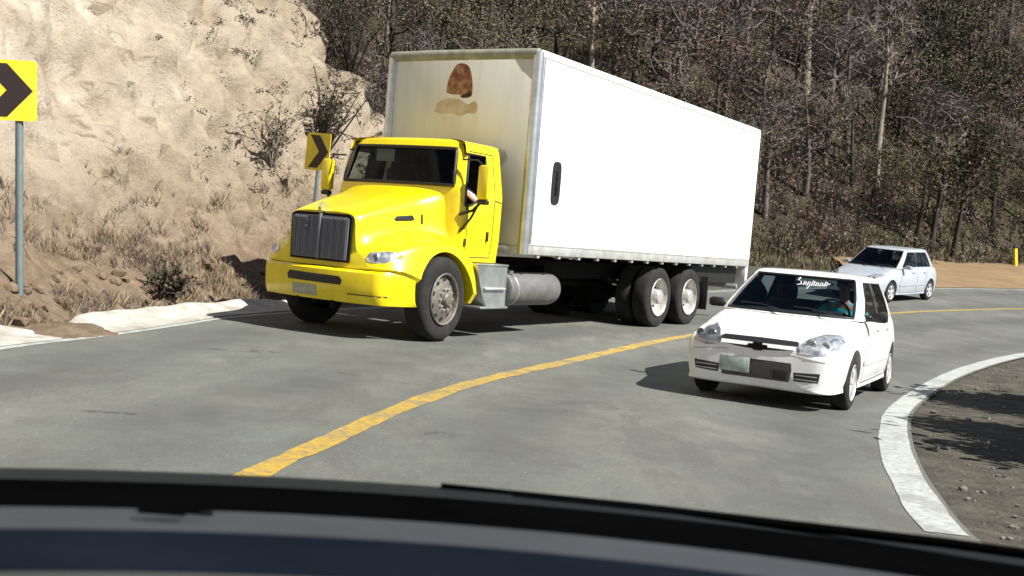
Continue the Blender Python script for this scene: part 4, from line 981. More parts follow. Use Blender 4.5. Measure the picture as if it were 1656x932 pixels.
# ------------------------------------------------------------------ people (seated), one continuous skin each
def person(name, label, loc, rz, cloth, pose, group=None):
    """pose: dict of joints in local metres, X forward, Y left, Z up from the seat"""
    o = thing(name, label, 'person', loc, rz, group)
    J = dict(pelvis=(0, 0, .10), belly=(.02, 0, .25), chest=(.03, 0, .42), neck0=(.03, 0, .55), neck1=(.045, 0, .62), head0=(.065, 0, .68), head1=(.07, 0, .77), head2=(.065, 0, .84))
    J.update({'hipR': (.06, -.10, .09), 'hipL': (.06, .10, .09), 'kneeR': (.48, -.14, .16), 'kneeL': (.48, .14, .16), 'ankR': (.72, -.14, -.22), 'ankL': (.72, .14, -.22), 'toeR': (.88, -.15, -.24), 'toeL': (.88, .15, -.24),
              'shR': (.02, -.19, .50), 'shL': (.02, .19, .50)}); J.update(pose)
    rad = dict(pelvis=.135, belly=.12, chest=.135, neck0=.062, neck1=.052, head0=.065, head1=.083, head2=.062, hipR=.095, hipL=.095, kneeR=.062, kneeL=.062, ankR=.04, ankL=.04, toeR=.032, toeL=.032, shR=.062, shL=.062, elR=.042, elL=.042, wrR=.027, wrL=.027)
    E = [('pelvis', 'belly'), ('belly', 'chest'), ('chest', 'neck0'), ('neck0', 'neck1'), ('neck1', 'head0'), ('head0', 'head1'), ('head1', 'head2'), ('pelvis', 'hipR'), ('pelvis', 'hipL'), ('hipR', 'kneeR'), ('hipL', 'kneeL'), ('kneeR', 'ankR'), ('kneeL', 'ankL'), ('ankR', 'toeR'), ('ankL', 'toeL'),
         ('chest', 'shR'), ('chest', 'shL'), ('shR', 'elR'), ('shL', 'elL'), ('elR', 'wrR'), ('elL', 'wrL')]
    for s_ in ('R', 'L'):
        w_, e_ = Vector(J['wr'+s_]), Vector(J['el'+s_]); d = (w_-e_).normalized(); sd = d.cross(Vector((0, 0, 1))).normalized(); dn = sd.cross(d)
        palm = 'palm'+s_; J[palm] = tuple(w_+d*.075); rad[palm] = .026; E.append(('wr'+s_, palm))
        for k, (off, L) in enumerate(((-.03, .058), (-.01, .072), (.01, .068), (.03, .052))):
            b0 = w_+d*.085+sd*off; 
            a = b0+d*L*.5-Vector((0, 0, .012)); c = a+d*L*.25-Vector((0, 0, .034))
            for n_, q, r_ in ((f'f{s_}{k}a', b0, .0095), (f'f{s_}{k}b', a, .009), (f'f{s_}{k}c', c, .008)): J[n_] = tuple(q); rad[n_] = r_
            E += [(palm, f'f{s_}{k}a'), (f'f{s_}{k}a', f'f{s_}{k}b'), (f'f{s_}{k}b', f'f{s_}{k}c')]
        ts = -1 if s_ == 'L' else 1; ts = -ts
        b0 = w_+d*.035+sd*.03*ts; a = b0+d*.035+sd*.025*ts; 
        J['t'+s_+'a'] = tuple(b0); J['t'+s_+'b'] = tuple(a-Vector((0, 0, .012))); rad['t'+s_+'a'] = .012; rad['t'+s_+'b'] = .009; E += [('wr'+s_, 't'+s_+'a'), ('t'+s_+'a', 't'+s_+'b')]
    def skin(nm, keys, grow, mat, edges):
        ks = [k for k in keys]; me = bpy.data.meshes.new(nm); me.from_pydata([J[k] for k in ks], [(ks.index(a), ks.index(b)) for a, b in edges], [])
        ob = bpy.data.objects.new(nm, me); C.objects.link(ob); md = ob.modifiers.new('s', 'SKIN'); md.use_smooth_shade = True
        for i, k in enumerate(ks):
            me.skin_vertices[0].data[i].radius = (rad[k]+grow, (rad[k]+grow)*(.82 if k in ('chest', 'belly', 'pelvis') else 1)); me.skin_vertices[0].data[i].use_root = (i == 0)
        ob.modifiers.new('u', 'SUBSURF').levels = 1; bpy.context.view_layer.update()
        m2 = bpy.data.meshes.new_from_object(ob.evaluated_get(bpy.context.evaluated_depsgraph_get())); ob.modifiers.clear(); ob.data = m2; m2.materials.clear(); m2.materials.append(mat); m2.shade_smooth(); ob.parent = o; return ob
    skin('body', list(J), 0, MAT['skin'], E)
    top = [('belly', 'chest'), ('pelvis', 'belly'), ('chest', 'neck0'), ('chest', 'shR'), ('chest', 'shL'), ('shR', 'elR'), ('shL', 'elL')]
    ks = ['belly', 'pelvis', 'chest', 'neck0', 'shR', 'shL', 'elR', 'elL']; sv0 = rad['elR']; rad['neck0'] = .058
    skin('shirt', ks, .014, cloth, top)
    skin('trousers', ['pelvis', 'hipR', 'hipL', 'kneeR', 'kneeL', 'ankR', 'ankL'], .012, MAT['trouser'], [('pelvis', 'hipR'), ('pelvis', 'hipL'), ('hipR', 'kneeR'), ('hipL', 'kneeL'), ('kneeR', 'ankR'), ('kneeL', 'ankL')])
    hd = Vector(J['head1']); hr = MB(); rows_ = []
    for i in range(7):
        th = math.pi*.54*i/6; rows_.append([(hd.x-.012+.105*math.sin(th)*math.cos(a)*(1.0 if math.cos(a) < 0 else .80+.1*(i < 4)), .089*math.sin(th)*math.sin(a), hd.z+.02+.085*math.cos(th)+(.045 if math.cos(a) > .3 and i > 3 else 0)) for a in [2*math.pi*k/18 for k in range(18)]])
    hr.grid(rows_, cv=True); hr.build('hair', MAT['hair'], o, 60)
    fc = MB(); fc.lathe([(0, .03), (.010, .024), (.014, .0)], (hd.x+.078, 0, hd.z-.015), 'x', 8)
    for y in (-.085, .085): fc.box((hd.x-.005, y, hd.z-.01), (.035, .016, .055), .007)
    fc.build('nose_and_ears', MAT['skin'], o, 60)
    ey = MB()
    for y in (-.032, .032): ey.lathe([(0, .012), (.012, .008), (.013, 0)], (hd.x+.074, y, hd.z+.012), 'x', 10)
    ey.box((hd.x+.078, 0, hd.z-.058), (.008, .045, .008), .003); ey.build('eyes_and_mouth', MAT['hair'], o, 60)
    return o
# ------------------------------------------------------------------ cars
def car_wheel(parent, x, y, sgn, rad, spokes, mat, z0=0.):
    mb = MB(); mb.lathe([(rad*.62, -.01), (rad*.72, .004), (rad*.86, .008), (rad*.95, -.006), (rad, -.03), (rad, -.145), (rad*.95, -.17), (rad*.8, -.18), (rad*.6, -.17)], (0, 0, 0), 'y', 44, 0, sgn)
    t = mb.build('wheel', MAT['tyre'], parent, 40); t.location = (x, y, rad+z0); r0 = rad*.64; rm = MB()
    rm.lathe([(r0*1.04, .008), (r0*.98, .012), (r0*.92, .0), (r0*.90, -.05), (.02, -.06)], (0, 0, 0), 'y', 40, 0, sgn)
    for k in range(spokes):
        a = 2*math.pi*k/spokes+.3; ca, sa_ = math.cos(a), math.sin(a); wv = r0*.17
        q = []
        for r_, ww, yy in ((r0*.18, wv*.9, .006), (r0*.55, wv*.8, .010), (r0*.95, wv*1.25, .0)): q.append((r_, ww, yy))
        rows_ = [[(r_*ca-e*ww*sa_, (yy-(.02 if abs(e) > 1 else 0))*sgn, r_*sa_+e*ww*ca) for e in (-1.15, -1, 0, 1, 1.15)] for r_, ww, yy in q]
        rm.grid(rows_)
    rm.lathe([(r0*.27, -.03), (r0*.26, .008), (r0*.15, .016), (0, .018)], (0, 0, 0), 'y', 24, 0, sgn)
    rm.build('rim', mat, t, 40)
    bk = MB(); bk.lathe([(r0*.88, -.045), (0, -.045)], (0, 0, 0), 'y', 24, 0, sgn); bk.build('brake_shadow_plate', MAT['dark'], t, 40)
    return t
def make_car(name, label, loc, rot, paint, style):
    root = thing(name, label, 'car', loc); root.rotation_euler = rot; P = MAT[paint]
    s = style
    fx = s.get('fx', 0.); bz = s.get('bz', 0.)
    def st(x, zt, w, zs=None, zm=.56, zl=.30, zb=.19, crown=.03):
        zs = zs or zt-.05
        return (x, [(0, zt), (.42*w, zt-.25*crown), (.80*w, zt-crown), (.93*w, zs-.02), (w, zm+.06), (.995*w, zl+.10), (.96*w, zl-.04), (.88*w, zb), (0, zb)])
    body_st = [st(.80+fx, .60, .50, .55, .44, .30, .24), st(.785+fx, .635, .60, .57, .45, .29, .21), st(.74+fx, .675, .69, .60, .46, .29, .195), st(.66+fx, .71, .745, .64, .48, .29, .19), st(.50, .755, .785, .69, .52), st(.25, .805, .805, .73, .55), st(-.05, .86, .815, .79, .57), st(-.30, .91, .82, .84, .57), st(-.50, .935, .823, .87, .58),
               st(-.9, .94, .826, .89, .58), st(-1.6, .95, .828, .90, .58), st(-2.2, .965, .825, .91, .58), st(-2.62, .975, .81, .92, .58), st(-2.88, .97, .78, .90, .58, .32, .22), st(-3.00, .93, .75, .86, .58, .33, .25), st(-3.06, .80, .70, .74, .56, .36, .28)]
    wr = .285
    body = carve(loft_body(body_st, 4, 3), 'body', [P, MAT['black']], [(0, .29, .335, .52, 1.2), (0, .29, .335, -1.2, -.52), (-2.49, .29, .335, .52, 1.2), (-2.49, .29, .335, -1.2, -.52)], root,
                 lambda q, n_: -2.66 < q.x < -.44 and abs(q.y) < .70 and q.z > .86 and n_.z > .6)
    bv = bvh_of(body)
    # --- glasshouse
    zr = s.get('zr', 1.40); LV = [0, .05, .12, .2, .5, .8, .9, .95, 1.0]; B0 = .90
    def half(t):
        wv = lerp(.765, .60, t); wv += .018*math.sin(math.pi*t)
        xf = lerp(-.22, -1.0, t)+fx*.0; bow = lerp(.17, .10, t); yA = wv-lerp(.085, .07, t)
        out = [(xf-bow*(k/7)**2.2, yA*k/7) for k in range(8)]
        out += [(xf-bow-.05, yA+.045), (xf-bow-.12, wv)]                        # seg 7,8
        a0, a1 = lerp(-.56, -1.20, t), lerp(s['b0'][0], s['b0'][1], t)            # front glass
        c0, c1 = lerp(s['b1'][0], s['b1'][1], t), lerp(s['c'][0], s['c'][1], t)
        out += [(a0+(a1-a0)*k/4, wv) for k in range(5)]                          # idx 10..14: segs 10..13
        out += [(c0+(c1-c0)*k/4, wv-.004*k) for k in range(5)]                   # idx 15..19: segs 15..18
        xr = lerp(-2.93, -2.66, t); out += [(lerp(-2.74, -2.50, t), wv-.03), (xr+.05, wv-.09), (xr, wv-.15), (xr-.03, wv*.4), (xr-.035, 0)]   # 20..24
        return out
    zz = [lerp(B0, zr-.055, t) for t in LV]
    def zfun(t): return lerp(B0, zr-.055, t)
    def kind(seg, lv):
        t0 = LV[lv]
        if seg <= 6 and .05 <= t0 < .95: return 'ws'
        if .12 <= t0 < .9 and (10 <= seg <= 13): return 'fg*'
        if .12 <= t0 < .9 and (15 <= seg <= 18): return 'rg*'
        if .12 <= t0 < .9 and seg >= 22: return 'bg'
        if .12 <= t0 < .9 and seg == 14 and s.get('blackB'): return 'bp'
        return 'paint'
    halfz = {zz[i]: half(LV[i]) for i in range(len(LV))}
    rws, prt = ring_cab(zz, lambda z: halfz[z], kind)
    # drop the belt of the windscreen towards the bonnet
    sh = quads(prt[('paint', '')]); rr = [rws[-1]]; cx = -1.80
    for k, dz in ((.965, .020), (.86, .036), (.6, .047), (.25, .053), (.02, .054)): rr.append([(cx+(x-cx)*k, y*k, zz[-1]+dz) for x, y, z in rws[-1]])
    o_ = len(sh.v); sh.grid(rr, cv=True); n = len(rws[-1]); sh.f.append(tuple(len(sh.v)-n+k for k in range(n))); sh.m.append(0)
    gh = sh.build('roof_and_pillars', P, root, 38)
    quads(prt[('ws', '')]).build('windscreen', MAT['glass'], root, 60)
    for k, n_ in (('fg*', 'side_window'), ('rg*', 'side_window')):
        for sd in 'LR': quads(prt[(k, sd)]).build(n_, MAT['sglass'], root, 60)
    quads(prt[('bg', '')]).build('rear_window', MAT['sglass'], root, 60)
    if ('bp', '') in prt: quads(prt[('bp', '')]).build('door_pillar', MAT['black'], root, 60)
    edge_seal(rws, 1, 7, 7, root, .016, off=.004)
    for sg in (1, -1):
        side_seal(rws, 2, 6, 10, 14, root, sg, .010); side_seal(rws, 2, 6, 15, 19, root, sg, .010)
        if s.get('quarter'):
            n2 = len(rws[0]); j = 17; a = Vector(rws[2][j if sg > 0 else (n2-j) % n2]); b = Vector(rws[6][j if sg > 0 else (n2-j) % n2]); MB().tube([a, b], .02, 6).build('window_bar', MAT['black'], root, 60)
    ln = quads(prt[('paint', '')]); ln.grid([[(cx+(x-cx)*k, y*k, zz[-1]+.015) for x, y, z in rws[-1]] for k in (1, .5, .02)], cv=True)
    ln.v = [(cx+(x-cx)*.975, y*.968, z-.004) for x, y, z in ln.v]; ln.build('roof_lining', MAT['trim'], root, 40)
    # --- cabin
    it = MB(); it.grid([[(-.46, -.70, .90), (-.46, .70, .90)], [(-.46, -.70, .24), (-.46, .70, .24)], [(-2.66, -.70, .24), (-2.66, .70, .24)], [(-2.66, -.70, .92), (-2.66, .70, .92)]])
    for y in (-.70, .70): it.add([(-.46, y, .24), (-2.66, y, .24), (-2.66, y, .93), (-.46, y, .90)], [(0, 1, 2, 3)])
    it.box((-.66, 0, .86), (.50, 1.38, .15), .04); it.box((-.72, .36, .93), (.22, .36, .07), .03); it.box((-2.6, 0, .90), (.5, 1.3, .04), .01)
    it.build('cabin_interior', MAT['trim'], root, 40)
    for y in (.36, -.36):
        q = MB(); q.box((-1.45, y, .42), (.5, .48, .16), .06); q.box((-1.72, y, .74), (.14, .46, .60), .06, Matrix.Rotation(R(-14), 3, 'Y')); q.box((-1.80, y, 1.12), (.09, .25, .17), .04); q.build('seat', MAT['seat'], root)
    q = MB(); q.box((-2.25, 0, .45), (.45, 1.25, .16), .05); q.box((-2.52, 0, .76), (.14, 1.25, .55), .05, Matrix.Rotation(R(-14), 3, 'Y')); q.build('rear_seat', MAT['seat'], root)
    q = MB(); q.tube([(-.98+.07*math.sin(a), .36+.18*math.cos(a), .93+.165*math.sin(a)) for a in [2*math.pi*k/20 for k in range(21)]], .014, 6, caps=False); q.tube([(-.80, .36, .85), (-.98, .36, .93)], .02, 6); q.tube([(-.98, .19, .93), (-.98, .53, .93)], .012, 6); q.build('steering_wheel', MAT['black'], root)
    q = MB(); q.box((-.98, 0, zr-.16), (.02, .22, .06), .01); q.build('inner_mirror', MAT['black'], root)
    # --- front
    yl, yr_ = s['hl']
    for sg in (1, -1):
        c = conform(bv, [(sg*y, z) for y, z in s['lamp']], 'x', 1, .004, .006, 5, 4); hl = c.build('headlight', MAT['lamp'] if sg > 0 else MAT['lampdark'], root, 50)
        for y, r_ in ((yl, .055), (yr_, .045)):
            h = bv.ray_cast(Vector((6, sg*y, s['lz'])), Vector((-1, 0, 0)))[0]
            if h is None: continue
            q = MB(); q.lathe([(r_, .016), (r_*.92, .022), (r_*.5, .012), (0, .010)], (h.x+.0, sg*y, s['lz']), 'x', 20); q.build('headlamp_bowl', MAT['lamp'] if sg > 0 else MAT['lampdark'], hl)
        e = conform(bv, s['fogL'] if sg < 0 else s['fogR'], 'x', 1, .004, .002, 3, 3).build('fog_lamp_vent', MAT['black'], root)
        y0 = min(y for y, z in (s['fogL'] if sg < 0 else s['fogR'])); y1 = max(y for y, z in (s['fogL'] if sg < 0 else s['fogR']))
        for zb_ in (.325, .365):
            q = strip(bv, (y0+.02, zb_), (y1-.02, zb_), 'x', 1, .010, .014); q.build('vent_slat', MAT['rail'], e) if len(q.f) else None
    c = conform(bv, s['grille'], 'x', 1, .004, .003, 4, 5).build('grille', MAT['black'], root)
    q = strip(bv, (-.375, .618), (.375, .618), 'x', 1, .036, .016, 20); q.build('grille_bar', P, c)
    h = bv.ray_cast(Vector((6, 0, .60)), Vector((-1, 0, 0)))[0]
    q = MB(); q.prism([(-.105, .585), (-.045, .585), (-.045, .562), (.045, .562), (.045, .585), (.105, .585), (.092, .622), (.045, .622), (.045, .640), (-.045, .640), (-.045, .622), (-.092, .622)], 'x', h.x-.01, h.x+.022); q.build('grille_emblem', MAT['dark'], c, 20)
    if s.get('lower'): conform(bv, s['lower'], 'x', 1, .004, .002, 4, 4).build('lower_grille', pm('dusty_intake', (.075, .066, .063), .8, var=.25, scale=9), root)
    lw = s.get('slots')
    if lw: conform(bv, lw, 'x', 1, .008, .002, 3, 3).build('lower_grille_slots', MAT['black'], root)
    h = bv.ray_cast(Vector((6, s['py'], s['pz'])), Vector((-1, 0, 0)))[0]
    q = MB(); q.box((h.x+.008, s['py'], s['pz']), (.012, .31, .15), .004, Matrix.Rotation(s.get('prot', -.06), 3, 'Z')); q.build('licence_plate', MAT['plate'], root)
    q = MB()
    for a, b in (((-.66, .51), (-.30, .545)), ((.66, .51), (.30, .545))): z_ = strip(bv, a, b, 'x', 1, .010, .003); q.add(z_.v, z_.f)
    q.build('bumper_joint', MAT['rail'], root)
    # --- sides
    for sg in (1, -1):
        q = MB()
        for a, b in (((-.50, .25), (-.50, .55)), ((-.50, .55), (-.60, .88)), ((s['b0'][0]-.03, .25), (s['b0'][0]-.03, .89)), ((-2.12, .62), (-2.24, .90)), ((-1.55, .25), (-2.06, .26)), ((-.52, .25), (-1.5, .25)), ((-2.06, .27), (-2.12, .62))):
            z_ = strip(bv, a, b, 'y', sg, .009, .003); q.add(z_.v, z_.f)
        q.build('door_shut_line', MAT['dark'], root)
        z_ = strip(bv, (-.42, .47), (-2.10, .47), 'y', sg, .055, .012); z_.build('side_moulding', P if s.get('mould', 1) else MAT['black'], root)
        z_ = MB()
        for x in (-1.32, -2.05):
            hh = bv.ray_cast(Vector((x, sg*6, .80)), Vector((0, -sg, 0)))[0]; z_.box((x, hh.y+sg*.012, .80), (.16, .03, .035), .01)
        z_.build('door_handle', P if s.get('mould', 1) else MAT['black'], root)
        m = MB(); m.box((-.70, sg*.90, .95), (.10, .17, .105), .035); m.box((-.70, sg*.80, .925), (.07, .12, .05), .015); mm = m.build('mirror', MAT['black'] if s.get('blackmirror', 1) else P, root)
        m = MB(); m.box((-.755, sg*.905, .95), (.008, .15, .085), .003); m.build('mirror_glass', MAT['chrome'], mm)
        yy = .80; q = MB()
        tl = conform(bv, [(sg*.50, .92), (sg*.72, .90), (sg*.74, .66), (sg*.60, .64)], 'x', -1, .004, .01, 4, 3); tl.build('tail_lamp', MAT['orange'], root)
        for x in (0, -2.49): car_wheel(root, x, sg*.80, sg, wr, s['spokes'], MAT['alloy'])
    ub = MB(); ub.box((-1.2, 0, .24), (3.3, 1.05, .12), .02); ub.tube([(0, -.7, .285), (0, .7, .285)], .04, 8); ub.tube([(-2.49, -.7, .285), (-2.49, .7, .285)], .04, 8); ub.build('underbody', MAT['black'], root)
    w_ = MB()
    for y0 in (.55, -.02): w_.tube([(-.20, y0, .945), (-.33, y0-.28, .985), (-.36, y0-.5, .99)], .007, 5)
    w_.build('wiper', MAT['black'], root)
    return root, bv, rws
WS = dict(b0=(-1.44, -1.50), b1=(-1.52, -1.57), c=(-2.40, -2.28), hl=(.50, .63), lz=.665, zr=1.40,
          lamp=[(.40, .575), (.37, .63), (.45, .715), (.56, .765), (.69, .765), (.745, .70), (.73, .62), (.66, .575), (.52, .56)],
          grille=[(-.39, .665), (-.36, .680), (0, .685), (.36, .680), (.39, .665), (.37, .60), (.18, .578), (0, .570), (-.18, .578), (-.37, .60)],
          fogR=[(.38, .30), (.37, .385), (.62, .40), (.61, .31)], fogL=[(-.38, .30), (-.37, .385), (-.64, .40), (-.62, .31)],
          lower=[(-.34, .285), (-.345, .47), (.34, .47), (.35, .40), (.335, .285)], slots=[(.17, .305), (.17, .39), (.31, .39), (.31, .305)],
          py=-.22, pz=.40, spokes=6)
CX, CY, CYAW, CSC = 2.783, 11.183, -2.0453, .982
zf = Hh(CX, CY); zr_ = Hh(CX-2.45*math.cos(CYAW), CY-2.45*math.sin(CYAW))
wcar, wbv, wrows = make_car('parked_hatchback'.replace('parked_', ''), 'white hatchback with black windscreen surround driving beside the truck, nearest to the road edge', (CX, CY, zf+.006), (0, -math.atan2(zf-zr_, 2.45), CYAW), 'white', WS)
wcar.scale = (CSC, CSC, CSC)
# white lettering strip at the top of the windscreen: strokes too small to read in the photograph
def ws_point(u, t):
    n = len(wrows[0]); k = t*(len(wrows)-1); return u
lt = MB(); rngl = random.Random(3)
def wsp(y, z):
    # point on the windscreen at half-width y and height z
    zs = [r_[0][2] for r_ in wrows]; i = max(k for k in range(len(zs)-1) if zs[k] <= z); t = (z-zs[i])/(zs[i+1]-zs[i])
    def on(row):
        n = len(row); pts = [Vector(row[j]) for j in range(0, 8)]
        a = abs(y)
        for j in range(7):
            if pts[j].y <= a <= pts[j+1].y: f = (a-pts[j].y)/(pts[j+1].y-pts[j].y); return pts[j].lerp(pts[j+1], f).x
        return pts[7].x
    return Vector((lerp(on(wrows[i]), on(wrows[i+1]), t)+.007, y, z))
def stroke(pts, r_): lt.tube([wsp(*q) for q in pts], r_, 5)
yb, zb = -.02, 1.245
stroke([(yb-.03, zb+.055), (yb-.005, zb+.06), (yb-.02, zb+.03), (yb+.02, zb+.02), (yb+.03, zb-.01), (yb-.01, zb-.02)], .007)
for k in range(6):
    y = yb+.055+.045*k; h_ = .022+.012*(k in (2, 5)); stroke([(y, zb-.018), (y+.002, zb+h_), (y+.022, zb+h_-.004), (y+.024, zb-.012)], .0065)
stroke([(yb+.03, zb-.012), (yb+.15, zb-.018), (yb+.26, zb-.010), (yb+.335, zb+.018)], .006)
stroke([(yb+.10, zb-.02), (yb+.115, zb-.055), (yb+.13, zb-.02)], .005)
lt.build('windscreen_lettering', pm('white_vinyl', (.5, .5, .53), .6), wcar, 60)
A1 = dict(elR=(.20, -.27, .30), wrR=(.42, -.15, .42), elL=(.20, .27, .30), wrL=(.42, .13, .42))
def seat_world(root, p_): bpy.context.view_layer.update(); return root.matrix_world @ Vector(p_)
q = seat_world(wcar, (-1.50, .38, .49)); dr = person('person', 'driver in a teal shirt at the wheel of the white hatchback', q, CYAW, MAT['teal'], A1)
q = seat_world(trk, (-1.00, .56, 1.41)); person('person', 'truck driver in a pale shirt with an arm on the open door window', q, TYAW, MAT['shirt'], dict(elR=(.20, -.26, .30), wrR=(.36, -.12, .40), elL=(.10, .36, .36), wrL=(.30, .33, .46)))
GS = dict(b0=(-1.50, -1.55), b1=(-1.56, -1.62), c=(-2.52, -2.32), hl=(.50, .62), lz=.66, zr=1.44, blackB=1, quarter=1, blackmirror=0, mould=1,
          lamp=[(.42, .60), (.40, .66), (.50, .74), (.66, .77), (.735, .72), (.72, .64), (.62, .60)],
          grille=[(-.33, .655), (0, .665), (.33, .655), (.30, .575), (0, .565), (-.30, .575)],
          fogR=[(.45, .30), (.45, .38), (.62, .39), (.60, .31)], fogL=[(-.45, .30), (-.45, .38), (-.62, .39), (-.60, .31)],
          lower=[(-.35, .29), (-.37, .46), (.37, .46), (.35, .29)], py=0, pz=.47, prot=0, spokes=5)
GX, GY, GYAW = 9.55, 29.60, -2.3293
zf = Hh(GX, GY); zr_ = Hh(GX-2.49*math.cos(GYAW), GY-2.49*math.sin(GYAW)); zl_ = Hh(GX-.8*math.sin(GYAW), GY+.8*math.cos(GYAW)); zq = Hh(GX+.8*math.sin(GYAW), GY-.8*math.cos(GYAW))
gcar, _, _ = make_car('silver_hatchback', 'silver hatchback with dark side glass following behind the white one round the bend', (GX, GY, zf+.008), (math.atan2(zl_-zq, 1.6), -math.atan2(zf-zr_, 2.49), GYAW), 'silver', GS)
q = seat_world(gcar, (-1.56, .36, .44)); person('person', 'dark-clothed driver barely visible in the silver hatchback', q, GYAW, MAT['trim'], A1)
# ------------------------------------------------------------------ chevron signs
def chevron_sign(label, base, top_z, yaw, wd, ht, lean=(0, 0), post_r=.04, off=0.):
    o = thing('chevron_sign', label, 'road sign', base, yaw)
    o.rotation_euler = (lean[0], lean[1], yaw)
    # local: the face looks along -Y
    pz = top_z-base[2]
    p_ = MB(); p_.tube([(0, .03, -.3), (0, .03, pz-.06)], post_r, 12); p_.build('post', MAT['galv'], o)
    f = MB(); zc = pz-ht/2; 
    bm_ = []
    pnl = MB(); r_ = .04; pts = []
    for cx, cz, a0 in ((wd/2-r_, ht/2-r_, 0), (-wd/2+r_, ht/2-r_, 90), (-wd/2+r_, -ht/2+r_, 180), (wd/2-r_, -ht/2+r_, 270)):
        for k in range(5): a = R(a0+k*22.5); pts.append((off+cx+r_*math.cos(a), zc+cz+r_*math.sin(a)))
    pnl.prism(pts, 'y', -.030, -.018); fo_ = pnl.build('sign_plate', MAT['signyellow'], o, 30)
    bk = MB(); bk.box((off, -.008, zc+ht*.25), (wd*.7, .018, .04), .004); bk.box((off, -.008, zc-ht*.25), (wd*.7, .018, .04), .004); bk.build('sign_bracket', MAT['signback'], o)
    h2, w2, t = ht*.44, wd*.36, wd*.40
    cv = MB(); cv.prism([(off-w2, zc+h2), (off-w2+t, zc+h2), (off+w2+.05, zc), (off-w2+t, zc-h2), (off-w2, zc-h2), (off+w2-t+.05, zc)], 'y', -.034, -.0295); cv.build('chevron', MAT['signblack'], fo_, 30)
    return o
zb = on_hill(-5.48, 12.05)
chevron_sign('large yellow chevron sign with a black arrow on a grey post, at the left edge', (-5.48, 12.05, zb), 2.86, R(16), .66, .66, (0, R(-3.2)), .042, -.14)
zb = on_hill(-3.62, 20.0)
chevron_sign('smaller yellow chevron sign on the rock slope just left of the truck windscreen', (-3.80, 20.0, zb), 2.96, R(-30), .56, .68, (0, R(2)), .035)
# leaning marker post beyond the bend
mp = thing('marker_post', 'leaning yellow marker post with a black cap at the far roadside', 'marker post', (22.5, 48.7, Hh(22.5, 48.7)-.1)); mp.rotation_euler = (0, R(-9), R(20))
b = MB(); b.prism([(-.07, -.06), (.07, -.06), (.07, .06), (-.07, .06)], 'z', 0, 1.22); b.build('post', MAT['signyellow'], mp, 30)
b = MB(); b.box((.03, 0, 1.23), (.22, .13, .16), .03); b.build('cap', MAT['black'], mp)
# bushes on and above the rock cut
bush('dry_bush', 'dark tangled dry bush at the top of the rock edge, highest of the row', -4.0, 21.9, 31, 1.3, .85, 18, 420, BD)
bush('dry_bush', 'dark dry bush with pale dead branches overhanging the top of the rock edge', -4.7, 20.6, 32, 1.0, .8, 14, 200, BP)
bush('dry_bush', 'dark bush half way down the rock edge, above the truck cab roof', -2.7, 22.3, 33, .75, .5, 14, 330, BD)
bush('dry_bush', 'small dark bush on the rock edge beside the corner of the truck box', -1.9, 22.9, 34, .55, .4, 12, 240, BD)
bush('dry_bush', 'wide dark bush behind the upper rock edge with twigs against the wood', -3.9, 24.0, 35, 1.9, 1.2, 22, 500, BD)
bush('dry_shrub', 'low dark shrub at the foot of the rock in front of the truck bumper', -4.75, 15.0, 38, .36, .5, 12, 260, [LM['bark'], LM['dark'], LM['brown']])
# two bushes inside the bend, just right of the frame, whose shade falls on the verge
for x, y, sd, lb in ((8.35, 11.0, 77, 'leafy bush inside the bend beyond the right edge, farther of two'), (6.75, 8.0, 78, 'leafy bush inside the bend beyond the right edge, nearer of two')):
    tm, cm = tree_parts(sd, h=2.4, cr_r=1.25, lsz=(.11, .24), nleaf=12000, mats=[LM['bark'], LM['dark'], LM['olive'], LM['brown']], trunkmat=LM['bark'], twigs=80, low=.1)
    make_tree('leafy_bush', lb, 'bush', tm, cm, (x, y, Hh(x, y)-.02), 1.2, 1.0)
# ------------------------------------------------------------------ the car the photo is taken from: bonnet edge, scuttle, dashboard
MAT['dash'] = pm('grey_dashboard', (.026, .031, .037), .85, var=.2, scale=9, bmp=.25, bscale=240)  # dash and scuttle colours are darkened in place of the missing roof's shade
MAT['dashdark'] = pm('blue_black_dashboard', (.0075, .0105, .017), .8, var=.2, bmp=.2, bscale=240, spec=0)
MAT['dashlow'] = pm('grey_dashboard_lower', (.040, .041, .042), .7, var=.2, bmp=.2, bscale=200)
MAT['scuttle'] = pm('black_scuttle', (.0018, .0018, .002), .95, var=.3, spec=0)
MAT['bonnet'] = pm('dark_bonnet', (.012, .015, .016), .75, var=.1, spec=.1)
car = thing('car', 'dark dashboard and bonnet edge of the car the photo is taken from, along the bottom', 'car', (0, 0, 0), 0)
def arc(d0, z, xm=.74, n=36, k=1.33):
    return [((-xm+2*xm*i/n), d0-(((-xm+2*xm*i/n))**2)/(2*k*d0/.9), z) for i in range(n+1)]
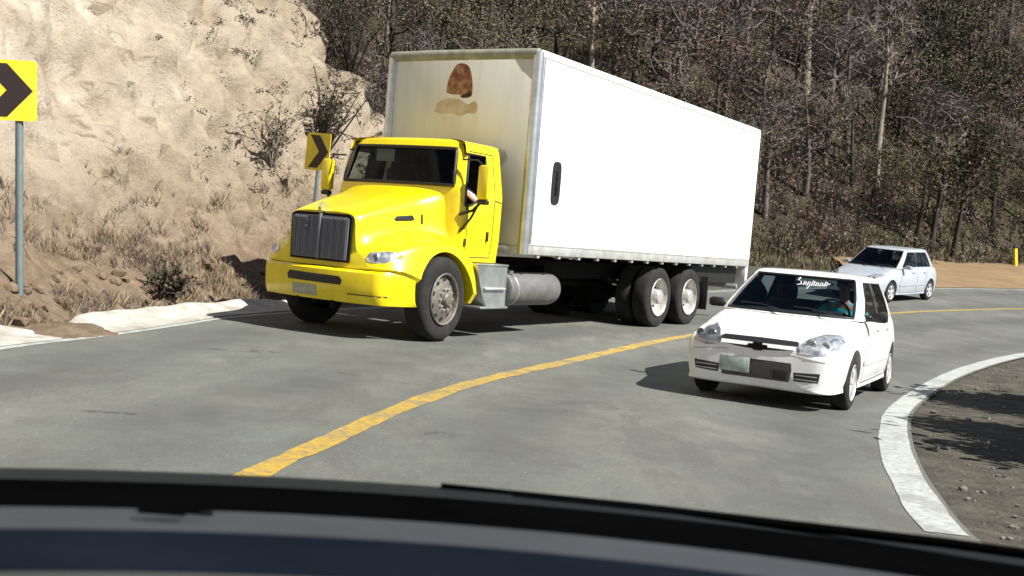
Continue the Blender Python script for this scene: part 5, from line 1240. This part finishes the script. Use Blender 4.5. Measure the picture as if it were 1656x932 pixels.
def sheet(name, prof, mat, xm=.74, parent=car):
    mb = MB(); mb.grid([arc(d, z, xm) for d, z in prof]); return mb.build(name, mat, parent, 40)
def at(drop, d): return CAM_H-drop*d
sheet('bonnet', [(1.115, at(.254, 1.115)-.05), (1.12, at(.2505, 1.12)), (1.16, at(.2435, 1.16)), (1.20, at(.2395, 1.20)), (1.32, at(.250, 1.32)), (1.7, at(.262, 1.7)), (2.05, .80), (2.2, .66), (2.22, .35)], MAT['bonnet'], .80)
sheet('scuttle', [(.86, at(.277, .86)), (.95, at(.266, .95)), (1.11, at(.2495, 1.11)), (1.14, at(.252, 1.14)), (1.14, .85)], MAT['scuttle'], .76)
sheet('dashboard', [(.74, at(.294, .74)), (.80, at(.283, .80)), (.86, at(.275, .86)), (.873, at(.274, .873)), (.875, at(.30, .875))], MAT['dash'], .72)
sheet('dashboard_pad', [(.61, at(.331, .61)), (.66, at(.311, .66)), (.72, at(.2965, .72)), (.741, at(.2935, .741)), (.742, at(.34, .742))], MAT['dashdark'], .72)
sheet('dashboard_face', [(.50, .70), (.515, .98), (.53, at(.39, .53)), (.56, at(.352, .56)), (.60, at(.334, .60)), (.612, at(.332, .612)), (.613, at(.37, .613))], MAT['dashlow'], .72)
v_ = MB(); v_.box((-.236, .765, at(.2885, .765)+.003), (.034, .010, .003), .001); v_.box((-.225, .775, at(.287, .775)+.003), (.045, .004, .003), .001); v_.build('dashboard_vent', MAT['scuttle'], car)
wp = MB(); wp.tube([(.02, 1.165, at(.2445, 1.165)), (.20, 1.145, at(.2455, 1.145)), (.45, 1.06, at(.2535, 1.06)), (.60, .99, at(.2635, .99))], .006, 6); wp.tube([(-.06, 1.185, at(.2425, 1.185)+.004), (.16, 1.17, at(.2425, 1.17)), (.40, 1.10, at(.2505, 1.10))], .004, 6); wp.build('wiper', MAT['scuttle'], car)
for sg in (1, -1):
    wg = MB(); wg.prism([(.45, .20), (2.15, .20), (2.2, .6), (1.5, .80), (1.0, .90), (.45, .95)], 'x', sg*.78, sg*.82); wg.build('wing', MAT['bonnet'], car)
